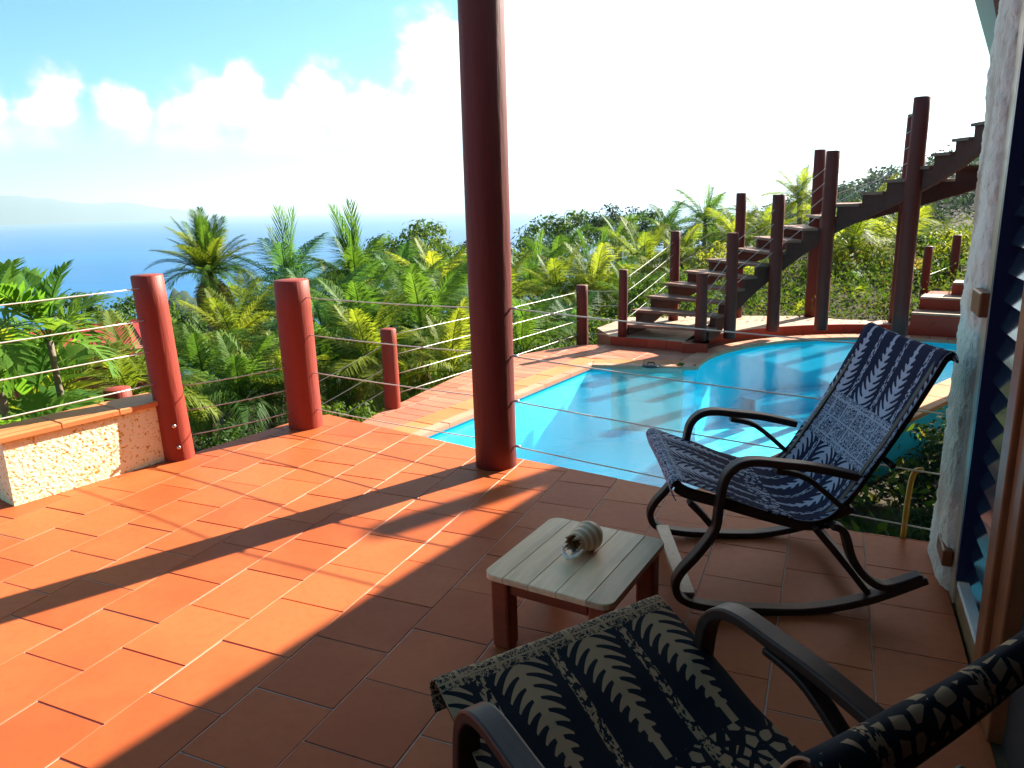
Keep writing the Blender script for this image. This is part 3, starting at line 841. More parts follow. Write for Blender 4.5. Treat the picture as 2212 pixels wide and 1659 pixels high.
# rough pier: displaced loop, slightly rounded, tapering outward at the foot
vs = []; fs = []; NZ, NP = 230, 64
for j in range(NZ + 1):
    z = -.25 + 3.3 * j / NZ
    flare = max(0, (.9 - z)) * .10
    for k in range(NP):
        a = 2 * math.pi * k / NP
        ca, sa = math.cos(a), math.sin(a)
        e = .38; ss = math.copysign(abs(ca) ** e, ca); nn = math.copysign(abs(sa) ** e, sa)
        s = -.11 + (.205 + flare * .5) * ss - flare * .35; nv = -.10 + (.125 + flare * .1) * nn
        v = Vector(wp(s, nv, z))
        q = v * 34 * 1.0; q.z *= .6
        d = mn.noise(q) * .55 + mn.noise(q * 2.2) * .35 + mn.noise(v * 5) * .6
        nrm = (WU * ca + WN * sa)
        vs.append(v + nrm * (.017 * d))
for j in range(NZ):
    for k in range(NP): fs.append((j * NP + k, j * NP + (k + 1) % NP, (j + 1) * NP + (k + 1) % NP, (j + 1) * NP + k))
mb = MB(); mb.add(vs, fs); mb.build('pier', m_pier, house, True)
# window bay
mb = MB(); wbox(mb, .10, .20, -.10, .0, 0, 2.25); mb.build('frame_post', m_frame, house, bevel=.006)
mb = MB(); wbox(mb, .203, .365, -.085, -.022, .165, 2.25); mb.build('frame_board', m_frame, house, bevel=.004)
win = MB(); wbox(win, .368, .40, -.11, .03, .20, 2.2); win = win.build('louvre_window', m_navy, house)
mb = MB(); wbox(mb, .80, .825, -.11, .02, .20, 2.2); mb.build('carrier', m_navy, win)
for k in range(20):
    zc = .29 + k * .094
    mm = MB(); tl = R(68)
    for side in (0,):
        c = []
        for (dn, dz) in ((-.075, 0), (.075, 0)):
            for th in (-.003, .003):
                c.append((dn * math.cos(tl) - th * math.sin(tl), -dn * math.sin(tl) + th * math.cos(tl)))
        # c: back-low, back-high, front-low, front-high
        vs = [wp(s, -.035 + c_[0], zc + c_[1]) for s in (.402, .798) for c_ in c]
        mm.add(vs, [(0, 1, 5, 4), (1, 3, 7, 5), (3, 2, 6, 7), (2, 0, 4, 6), (0, 2, 3, 1), (4, 5, 7, 6)])
    mm.build('blade', m_glass, win)
mb = MB(); wbox(mb, .205, .8275, -.09, -.012, -.05, .155); mb.build('sill_panel', m_panel, house, bevel=.004)
mb = MB(); wbox(mb, .36, .822, -.12, .018, .157, .178); mb.build('sill_track', m_eave, house, bevel=.003)
mb = MB(); wbox(mb, .828, .93, -.12, .03, 0, 2.25); mb.build('door_post', m_door, house, bevel=.006)
mb = MB(); wbox(mb, .933, 1.05, -.09, .012, 0, 2.25); mb.build('door_frame', m_door, house, bevel=.006)
mb = MB(); wbox(mb, 1.053, 1.9, -.07, -.03, 0.0, 2.25); mb.build('door', m_dark, house)  # dark sheet; the unlit doorway is put into its colour
mb = MB(); wbox(mb, 1.903, 5.2, -.20, -.02, -.2, 3.0); mb.build('front_wall', m_dark, house)
mb = MB(); wbox(mb, .10, 1.9, -.18, -.02, 2.253, 3.0); mb.build('lintel_wall', m_frame, house)
mb = MB(); wbox(mb, -.1, 2.2, -.42, -.36, -.3, 3.13); mb.build('dark_back_panel', m_dark, house)  # dark panel added behind the louvres for the unlit room, stops sun leaks
mb = MB(); wbox(mb, -.1, .1, -.355, -.25, -.2, 3.0); mb.build('side_wall', m_frame, house)
for z0, z1, s0, s1 in ((1.17, 1.26, .075, .25), (.12, .19, -.06, .12)):
    mb = MB(); wbox(mb, s0, s1, .002, .04, z0, z1); mb.build('bracket', m_door, house, bevel=.006)
# unseen wall added behind the viewer to keep light off the near floor
mb = MB(); mb.box((-1.2 - 1.83, -1.45 - 2.85, 1.4), (4.6, .12, 3.2)); mb.build('rear_light_block', m_dark, house)
# roof: eave runs along 55.6 deg
EA = Vector((math.cos(R(55.6)), math.sin(R(55.6)), 0)); EN = Vector((EA.y, -EA.x, 0))      # EN points in under the roof
E0 = Vector((3.544, 6.011, 0)); ZE = 3.0
def ep(t, n, z): v = E0 + EA * t + EN * n - Vector((1.83, 2.85, 0)); return (v.x, v.y, z)
def ebox(t0, t1, n0, n1, z0, z1):
    mm = MB(); vs = [ep(t, n, z) for z in (z0, z1) for t, n in ((t0, n0), (t1, n0), (t1, n1), (t0, n1))]
    mm.add(vs, [(0, 1, 2, 3), (7, 6, 5, 4), (4, 5, 1, 0), (5, 6, 2, 1), (6, 7, 3, 2), (7, 4, 0, 3)]); return mm
roof = ebox(-11.5, 7.0, .02, 6.5, ZE + .14, ZE + .24).build('roof', m_roofm, house)
ebox(-11.5, 7.0, .0, .125, ZE, ZE + .138).build('fascia', m_eave, roof)
ebox(-11.5, 7.0, .128, .26, ZE - .05, ZE + .137).build('eave_beam', m_beam, roof)
ebox(-11.5, 7.0, .27, 6.4, ZE + .10, ZE + .138).build('ceiling', m_ceil, roof)

# ------------------------------------------------------------------ fabric
def fabric(name, dark, light, dark2):
    M = Mat(name, dark, .85, .15)
    uv = M.new('ShaderNodeUVMap'); sp_ = M.new('ShaderNodeSeparateXYZ'); M.l.new(uv.outputs[0], sp_.inputs[0])
    u, v = sp_.outputs[0], sp_.outputs[1]            # metres
    wob = M.noise(uv.outputs[0], 14, 2)
    dist = M.math('ABSOLUTE', M.math('SUBTRACT', M.math('FRACT', v), .5))       # distance from a band centre, repeat 1 m
    y = M.math('DIVIDE', M.math('SUBTRACT', dist, .110), .335)                   # 0 at the fern's wide end, 1 at its tip
    xc = M.math('SUBTRACT', M.math('FRACT', M.math('DIVIDE', M.math('ADD', u, .03), .205)), .5)
    ax = M.math('ABSOLUTE', xc)
    env = M.math('MULTIPLY', M.math('POWER', M.math('MAXIMUM', M.math('SUBTRACT', 1.02, y), .0001), .85), .38)
    rel = M.math('DIVIDE', ax, M.math('MAXIMUM', env, .001))
    ph = M.math('FRACT', M.math('ADD', M.math('MULTIPLY', y, 10.0), M.math('MULTIPLY', M.math('POWER', rel, 1.6), M.math('MULTIPLY', env, -5.0))))
    thr = M.math('SUBTRACT', .88, M.math('MULTIPLY', rel, .68))
    leaf = M.math('MULTIPLY', M.math('LESS_THAN', ph, thr), M.math('LESS_THAN', rel, 1.0))
    stem = M.math('LESS_THAN', ax, .05)
    fern = M.math('MULTIPLY', M.math('MAXIMUM', leaf, stem), M.math('MULTIPLY', M.math('LESS_THAN', y, 1.0), M.math('GREATER_THAN', y, .0)))
    # speckled stripes between fern columns
    spk = M.noise(uv.outputs[0], 130, 2, .6)
    mapn = M.new('ShaderNodeMapping'); mapn.inputs['Scale'].default_value = (1.0, .45, 1); M.l.new(uv.outputs[0], mapn.inputs[0])
    spk = M.noise(mapn.outputs[0], 105, 2, .6)
    stripe = M.math('MULTIPLY', M.math('GREATER_THAN', ax, .435), M.math('GREATER_THAN', spk, .50))
    stripe = M.math('MULTIPLY', stripe, M.math('GREATER_THAN', y, 0.0))
    # glyph band
    vd = M.vor(uv.outputs[0], 62, 'DISTANCE_TO_EDGE'); vd2 = M.noise(uv.outputs[0], 62, 1)
    g1 = M.math('MULTIPLY', M.math('LESS_THAN', M.math('ABSOLUTE', M.math('SUBTRACT', vd2, .5)), .045), 1.0)
    g2 = M.math('LESS_THAN', M.math('ABSOLUTE', M.math('SUBTRACT', vd, .10)), .03)
    gl = M.math('MAXIMUM', g1, g2)
    gu = M.math('ABSOLUTE', M.math('SUBTRACT', M.math('FRACT', M.math('DIVIDE', u, .104)), .5))
    gv = M.math('ABSOLUTE', M.math('SUBTRACT', M.math('FRACT', M.math('DIVIDE', v, .083)), .5))
    grid = M.math('MAXIMUM', M.math('GREATER_THAN', gu, .46), M.math('GREATER_THAN', gv, .465))
    band_ = M.math('LESS_THAN', y, 0.0)
    crk = M.vor(uv.outputs[0], 34, 'DISTANCE_TO_EDGE')
    crack = M.math('MULTIPLY', M.math('GREATER_THAN', y, 1.0), M.math('GREATER_THAN', crk, .16))
    glyph = M.math('MAXIMUM', crack, M.math('MULTIPLY', band_, M.math('MAXIMUM', gl, grid)))
    msk = M.math('MAXIMUM', M.math('MAXIMUM', fern, stripe), glyph, clamp=True)
    dk = M.mix(wob, dark, dark2)
    c = M.mix(msk, dk, M.mix(M.noise(uv.outputs[0], 9, 3), light, (light[0] * .75, light[1] * .75, light[2] * .78)))
    M.color(c)
    wv = M.new('ShaderNodeTexWave'); wv.inputs['Scale'].default_value = 260; M.l.new(uv.outputs[0], wv.inputs[0])
    M.bump(M.math('ADD', wv.outputs['Fac'], M.math('MULTIPLY', M.noise(uv.outputs[0], 12, 3), 5.0)), .2, .003)
    return M.m
m_fab = fabric('navy_fern_print', (.008, .010, .035), (.46, .47, .56), (.014, .016, .05))
m_fab2 = fabric('warm_lit_fern_print', (.007, .009, .014), (.46, .28, .15), (.012, .014, .020))  # same print; warm dim light by the house put into its colours

# ------------------------------------------------------------------ rocking chairs
def make_chair(loc, yaw, fab, label, W=.74, tilt=0.0):
    ch = tag(empty('rocking_chair', loc, yaw), label, 'chair', 'bentwood rocking chairs on the terrace')
    ch.rotation_euler = (0, -tilt, yaw)
    # the frame loop, (x forward, z up): arm - front bend - leg - knee - front curl - rocker
    loop = smooth_path([(-.64, .585), (-.48, .618), (-.35, .632), (-.25, .640), (-.19, .626), (-.15, .585), (-.135, .53), (-.127, .45), (-.118, .36), (-.06, .26),
                        (.004, .175), (.022, .115), (-.004, .060), (-.099, .028), (-.285, .017), (-.52, .022), (-.745, .075), (-.95, .165)], 6)
    leg1 = smooth_path([(-.56, .385), (-.612, .36), (-.655, .25), (-.72, .165), (-.80, .130), (-.93, .178)], 5)
    leg2 = smooth_path([(-.50, .375), (-.60, .26), (-.735, .095)], 4)
    brace = smooth_path([(-.33, .605), (-.45, .575), (-.60, .455)], 4)
    inner = smooth_path([(-.02, .455), (-.075, .40), (-.122, .345)], 3)
    rail_s = smooth_path([(.03, .515), (-.02, .488), (-.15, .452), (-.30, .408), (-.47, .366), (-.56, .375)], 5)
    rail_b = smooth_path([(-.54, .37), (-.62, .46), (-.70, .60), (-.775, .735), (-.85, .885), (-.922, 1.04)], 5)
    for s in (-1, 1):
        y = s * (W / 2 - .025)
        MB().sweep(loop, .055, .030, y).build('bent_side_frame', m_bent, ch, bevel=.006)
        MB().sweep(leg1, .052, .028, y).build('rear_leg', m_bent, ch, bevel=.006)
        MB().sweep(leg2, .045, .024, y - s * .004).build('rear_strut', m_bent, ch, bevel=.005)
        MB().sweep(brace, .045, .020, y - s * .002).build('arm_brace', m_bent, ch, bevel=.005)
        MB().sweep(inner, .045, .024, y - s * .045).build('front_strut', m_bent, ch, bevel=.005)
        MB().sweep(rail_s, .030, .042, y - s * .042).build('seat_rail', m_bent, ch, bevel=.005)
        MB().sweep(rail_b, .030, .036, y - s * .042).build('back_rail', m_bent, ch, bevel=.005)
    hw = W / 2 - .05
    for nm, (x, z), r_ in (('top_bar', (-.929, 1.038), .012), ('front_bar', (.03, .53), .016), ('rear_bar', (-.56, .37), .016), ('back_bar', (-.782, .62), .012)):
        mb_ = MB(); mb_.tube([(x, -hw, z), (x, hw, z)], r_, 10); mb_.build(nm, m_bent, ch, True)
    mb_ = MB(); mb_.box((-.035, 0, .060), (.058, W - .10, .018)); mb_.build('front_stretcher', m_frame, ch)  # pale wood puts the light reflected off its top into the colour
    mb_ = MB(); mb_.box((-.76, 0, .088), (.045, W - .10, .018)); mb_.build('rear_stretcher', m_bent, ch)
    # sling
    prof = smooth_path([(-.958, 1.026), (-.952, 1.050), (-.934, 1.066), (-.908, 1.052), (-.880, .995), (-.848, .925), (-.795, .810), (-.735, .695), (-.670, .580), (-.610, .480), (-.550, .415), (-.46, .398), (-.30, .440), (-.15, .492), (-.02, .54), (.035, .556), (.058, .535), (.05, .50), (.036, .472)], 5)
    nu = 22; vs = []; fs = []; uvs = []
    sl = [0.0]
    for i in range(1, len(prof)): sl.append(sl[-1] + math.hypot(prof[i][0] - prof[i - 1][0], prof[i][1] - prof[i - 1][1]))
    wS = W - .062
    for i, p in enumerate(prof):
        a = prof[max(i - 1, 0)]; b = prof[min(i + 1, len(prof) - 1)]
        tx, tz = b[0] - a[0], b[1] - a[1]; l = math.hypot(tx, tz); nx, nz = tz / l, -tx / l
        sagk = math.sin(math.pi * min(1, sl[i] / 1.25)) ** .7 if sl[i] < 1.25 else 0
        for k in range(nu + 1):
            f = k / nu; yy = (f - .5) * wS
            sag = -.030 * sagk * (1 - (2 * f - 1) ** 2) + .004 * mn.noise(Vector((sl[i] * 7, yy * 9, 1)))
            ny = mn.noise(Vector((sl[i] * 9, k, 4))) * .004 if k in (0, nu) else 0
            # normal that faces the sitter is (-nx,-nz)... keep sag toward the frame side
            vs.append((p[0] + nx * sag * -1 * -1 * -1 + 0, yy + ny, p[1] - nz * sag * -1 * -1)); uvs.append((f * wS, sl[i]))
    for i in range(len(prof) - 1):
        for k in range(nu):
            a = i * (nu + 1) + k; fs.append((a, a + 1, a + nu + 2, a + nu + 1))
    mb_ = MB(); mb_.add(vs, fs); o = mb_.build('sling', fab, ch, True)
    me = o.data; ul = me.uv_layers.new(name='UVMap')
    for lp in me.loops: ul.data[lp.index].uv = uvs[lp.vertex_index]
    sm = o.modifiers.new('cloth', 'SOLIDIFY'); sm.thickness = .004; sm.offset = 0
    return ch
make_chair((.66, 3.002, .010), R(177.5), m_fab, 'bentwood rocking chair in navy fern print facing the pool, beside the table', tilt=.03)
A2 = R(120.4)
ch2 = make_chair((.107, 1.628, .006), A2, m_fab2, 'nearest bentwood rocking chair with fern print toned black and tan by light, cut by the lower edge', tilt=.017)

# ------------------------------------------------------------------ little table
tb = tag(empty('low_table', (.23, 2.58, 0)), 'low square wooden table with pale plank top and stout red legs', 'table')
tq = [Vector(p) for p in ((-.118, 2.405), (.327, 2.178), (.595, 2.685), (.124, 3.01))]
ZT = .31
ctr = sum(tq, Vector((0, 0))) / 4
tx = ((tq[1] - tq[0]) + (tq[2] - tq[3])).normalized(); ty = Vector((-tx.y, tx.x))
TW_, TH_ = .255, .283
rr_ = []
for (sx, sy, a0) in ((1, -1, -90), (1, 1, 0), (-1, 1, 90), (-1, -1, 180)):
    for a in (0, 22, 45, 68, 90):
        rr_.append((sx * (TW_ - .045) + .045 * math.cos(R(a0 + a)), sy * (TH_ - .045) + .045 * math.sin(R(a0 + a))))
def tl(p): v = tx * p[0] + ty * p[1] + ctr - Vector((.23, 2.58)); return (v.x, v.y)
edges = [-.255, -.165, -.06, .05, .165, .255]
for a, b in zip(edges, edges[1:]):
    c = clip_poly(rr_, [(a + .0012, -1), (b - .0012, -1), (b - .0012, 1), (a + .0012, 1)])
    # plank local frame: origin at its centre so that the grain runs along its length
    cx = (a + b) / 2
    mm = MB(); mm.prism([(p[1], -(p[0] - cx)) for p in c], -.022, 0, .003)
    o = mm.build('plank', m_plank, tb); l_ = tl((cx, 0)); o.location = (l_[0], l_[1], ZT + rng.uniform(-.0008, .0008)); o.rotation_euler = (0, 0, math.atan2(ty.y, ty.x))
rz_ = math.atan2(tx.y, tx.x)
for sx in (-1, 1):
    for sy in (-1, 1):
        l_ = tl((sx * (TW_ - .058), sy * (TH_ - .06)))
        mm = MB(); mm.box((0, 0, 0), (.075, .075, ZT - .024), 0); o = mm.build('leg', m_tleg, tb, bevel=.012); o.location = (l_[0], l_[1], (ZT - .024) / 2); o.rotation_euler = (0, 0, rz_)
for sy in (-1, 1):
    l_ = tl((0, sy * (TH_ - .045))); mm = MB(); mm.box((0, 0, 0), (2 * TW_ - .20, .022, .055)); o = mm.build('apron', m_tleg, tb, bevel=.004); o.location = (l_[0], l_[1], ZT - .053); o.rotation_euler = (0, 0, rz_)
for sx in (-1, 1):
    l_ = tl((sx * (TW_ - .045), 0)); mm = MB(); mm.box((0, 0, 0), (.022, 2 * TH_ - .20, .055)); o = mm.build('apron', m_tleg, tb, bevel=.004); o.location = (l_[0], l_[1], ZT - .0535); o.rotation_euler = (0, 0, rz_)

# ------------------------------------------------------------------ sea shell on the table
def shell_mat():
    M = Mat('shell', (.6, .4, .25), .35, .5)
    uv = M.new('ShaderNodeUVMap'); s_ = M.new('ShaderNodeSeparateXYZ'); M.l.new(uv.outputs[0], s_.inputs[0])
    b = M.math('FRACT', s_.outputs[0])
    c = M.ramp(b, [(.0, (.62, .40, .24)), (.2, (.80, .64, .50)), (.40, (.58, .34, .18)), (.85, (.50, .26, .12)), (1, (.62, .40, .24))])
    M.color(M.mix(M.math('MULTIPLY', M.noise(M.vec(), 30, 3), .4), c, (.60, .36, .18))); return M.m
m_shell = shell_mat()
sh = tag(empty('sea_shell', (.262, 2.60, ZT + .003), R(48)), 'large ribbed brown and white spiral sea shell lying on the table', 'shell')
vs = []; fs = []; uvs = []
NL, NA = 46, 60
rgs = random.Random(4)
teeth = [rgs.uniform(-.020, .016) + .016 * math.sin(k * .55) for k in range(NA)]
for i in range(NL + 1):
    t = i / NL
    for k in range(NA + 1):
        a = 2 * math.pi * k / NA
        x = .082 - .150 * t
        r_ = .055 * min(1.0, math.sin(min(1, t / .42) * math.pi / 2) ** .62) * (1 - .16 * max(0, t - .4))
        ph = t * 5.5 + a / (2 * math.pi)
        r_ *= (1 - .42 * max(0, t - .42) / .58) * (1 + .014 * math.sin(2 * math.pi * ph)) * min(1, t * 6)
        if t > .55: r_ *= 1 + .22 * (t - .55) * (1 + math.cos(a - 1.2))
        if i == NL: x += teeth[k % NA]
        elif i == NL - 1: x += teeth[k % NA] * .5
        vs.append((x, r_ * math.cos(a), r_ * math.sin(a))); uvs.append((ph, t))
for i in range(NL):
    for k in range(NA):
        a = i * (NA + 1) + k; fs.append((a, a + 1, a + NA + 2, a + NA + 1))
mn_z = min(v[2] for v in vs)
mb = MB(); mb.add([(v[0], v[1], v[2] - mn_z) for v in vs], fs); o = mb.build('shell_body', m_shell, sh, True)
ul = o.data.uv_layers.new(name='UVMap')
for lp in o.data.loops: ul.data[lp.index].uv = uvs[lp.vertex_index]
so = o.modifiers.new('wall', 'SOLIDIFY'); so.thickness = .004
# rolled white lip below the mouth
mb = MB(); lip = smooth_path([(-.072, -.045, .050), (-.092, -.030, .026), (-.104, .0, .014), (-.095, .030, .020), (-.078, .046, .04)], 5)
mb.tube(lip, [.004 + .005 * math.sin(math.pi * i / (len(lip) - 1)) * (1 + .3 * math.sin(i * 1.9)) for i in range(len(lip))], 8); mb.build('shell_lip', Mat('shell_white', (.80, .66, .54), .4).m, sh, True)

# ------------------------------------------------------------------ red house below on the left
rh = tag(empty('red_house', (-7.7, 11.2, -3.55)), 'red block house with red sheet roof half hidden behind the fronds at left', 'house')
mb = MB(); mb.box((0, 0, 1.4), (3.4, 2.6, 3.6), R(35)); mb.build('wall', m_slab, rh)
hx, hy = Vector((math.cos(R(35)), math.sin(R(35)))), Vector((-math.sin(R(35)), math.cos(R(35))))
bme = MB(); bme.box((0, 0, 0), (.405, .03, .195)); bme = bme.mesh('block', m_brick)
for j in range(9):
    for i in range(8):
        x = -1.7 + .2 + i * .42 + (.21 if j % 2 else 0)
        if x > 1.55: continue
        p = hx * x - hy * 1.308
        inst('block', bme, rh, (p.x, p.y, 1.32 + j * .21), (0, 0, R(35)))
rf = MB()
for sgn in (-1, 1):
    n_ = 26
    for i in range(n_):
        xa = -1.85 + 3.7 * i / n_; xb = -1.85 + 3.7 * (i + 1) / n_; dz = .03 if i % 2 else 0
        a = hx * xa - hy * 1.5 * sgn; b = hx * xb - hy * 1.5 * sgn; c = hx * xb; d = hx * xa
        rf.add([(a.x, a.y, 3.1 + dz), (b.x, b.y, 3.1 + dz), (c.x, c.y, 3.42 + dz), (d.x, d.y, 3.42 + dz)], [(0, 1, 2, 3)])
o = rf.build('roof', m_redroof, rh); so = o.modifiers.new('sheet', 'SOLIDIFY'); so.thickness = .03

# ------------------------------------------------------------------ vegetation
def frond_mesh(name, mat, L=1.0, n=34, ll=.34, lw=.022, droop=.55, ldrop=.35, vee=.35, seed=0, start=.12, fwd=.55):
    rg = random.Random(seed); vs = []; fs = []
    def rp(t):
        a = droop * t
        return Vector((L * t * math.cos(a * .75), 0, L * (t * .12 - droop * .55 * t * t)))
    N = 8; prev = None
    for i in range(N + 1):
        t = i / N; p = rp(t); w = .014 * L * (1 - t * .85)
        vs += [p + Vector((0, w, 0)), p + Vector((0, -w, 0)), p + Vector((0, 0, -w * 1.3))]
    for i in range(N):
        for k in range(3): fs.append((i * 3 + k, i * 3 + (k + 1) % 3, i * 3 + 3 + (k + 1) % 3, i * 3 + 3 + k))
    for i in range(n):
        t = start + (1 - start) * (i + .5) / n
        p = rp(t); tg = (rp(min(1, t + .02)) - rp(t - .02)).normalized()
        upv = Vector((0, 1, 0)).cross(tg) * -1
        if upv.z < 0: upv = -upv
        env = (math.sin(math.pi * min(1, .12 + .86 * t)) ** .55) * (1 - .25 * t)
        for s in (-1, 1):
            l = ll * L * env * rg.uniform(.85, 1.1)
            d = (Vector((0, s, 0)) + tg * (fwd + .5 * t) * rg.uniform(.8, 1.2) + upv * vee * rg.uniform(.4, 1.3)).normalized()
            side = d.cross(upv).normalized() * (lw * L)
            m1 = p + d * l * .5; tip = p + d * l + Vector((0, 0, -1)) * l * ldrop * rg.uniform(.5, 1.4)
            b = len(vs)
            vs += [p - side * .5, p + side * .5, m1 + side, m1 - side, tip]
            fs += [(b, b + 1, b + 2, b + 3), (b + 3, b + 2, b + 4)]
    mm = MB(); mm.add(vs, fs); return mm.mesh(name, mat)

FR = {}
def fronds(kind):
    if kind in FR: return FR[kind]
    if kind == 'green': l = [frond_mesh('frond', m_palm, seed=i, n=58, droop=.55 + .25 * i, ll=.38, lw=.0060, ldrop=.65) for i in range(3)]
    elif kind == 'yellow': l = [frond_mesh('frond', m_palmy, seed=10 + i, n=56, droop=.4 + .22 * i, ll=.38, lw=.0064, ldrop=.5) for i in range(3)]
    elif kind == 'blue': l = [frond_mesh('frond', m_palmb, seed=20 + i, droop=.5 + .25 * i, ll=.42, lw=.0055, n=60, ldrop=.6) for i in range(3)]
    elif kind == 'dry': l = [frond_mesh('frond', m_palmd, seed=30 + i, droop=.8 + .3 * i, ll=.32, lw=.008, n=38, ldrop=.9) for i in range(3)]
    elif kind == 'spear': l = [frond_mesh('frond', m_palm, seed=40 + i, droop=.1 + .1 * i, ll=.45, lw=.007, n=18, fwd=2.4, ldrop=.05) for i in range(2)]
    elif kind == 'brush': l = [frond_mesh('frond', m_palmy if i == 1 else m_palm, seed=70 + i, droop=.22 + .36 * i, ll=.30, lw=.0048, n=62, fwd=.9, ldrop=.35) for i in range(3)]
    elif kind == 'broad': l = [frond_mesh('frond', m_broad, seed=50 + i, droop=.5 + .25 * i, ll=.52, lw=.030, n=15, ldrop=.18, start=.25) for i in range(3)]
    elif kind == 'broady': l = [frond_mesh('frond', m_palmy, seed=60 + i, droop=.55 + .25 * i, ll=.46, lw=.022, n=22, ldrop=.22, start=.2) for i in range(3)]
    FR[kind] = l; return l

def palm(loc, size, kind, label, cat='palm', group=None, nf=15, lo=-15, hi=78, dry=0, spears=0, trunk=True, name='palm_tree', seed=0, tr=.09, az_list=None):
    rg = random.Random(seed * 13 + 5)
    x, y, z = loc; zg = terrain(x, y)
    zb_ = min(zg, z - .2)
    root = tag(empty(name, (x, y, zb_)), label, cat, group)
    zc = z - zb_
    if trunk:
        mb_ = MB(); bx, by = rg.uniform(-.15, .15), rg.uniform(-.15, .15); pts = []; rad = []
        for i in range(10):
            t = i / 9; pts.append((bx * math.sin(t * 2.5) * (1 - t), by * math.sin(t * 2) * (1 - t), -.3 + (zc + .3) * t)); rad.append(tr * (1.25 - .4 * t) * (1 + .06 * (i % 2)))
        mb_.tube(pts, rad, 8); mb_.build('trunk', m_trunk, root, True)
    fl = fronds(kind)
    for i in range(nf + dry + spears):
        az = az_list[i % len(az_list)] if az_list else i * 2.39996 + rg.uniform(-.3, .3)
        if i < nf:
            f_ = (i + .5) / nf; el = R(lo + (hi - lo) * (1 - f_) ** 0.9 + rg.uniform(-8, 8)); me = fl[min(2, int(f_ * 3))] if len(fl) > 2 else rg.choice(fl); s = size * rg.uniform(.85, 1.1)
        elif i < nf + dry:
            el = R(rg.uniform(-75, -35)); me = rg.choice(fronds('dry')); s = size * rg.uniform(.55, .85)
        else:
            el = R(rg.uniform(66, 88)); me = rg.choice(fronds('spear')); s = size * rg.uniform(.8, 1.15)
        inst('frond', me, root, (0, 0, zc), (rg.uniform(-.25, .25), -el, az), (s, s, s))
    return root

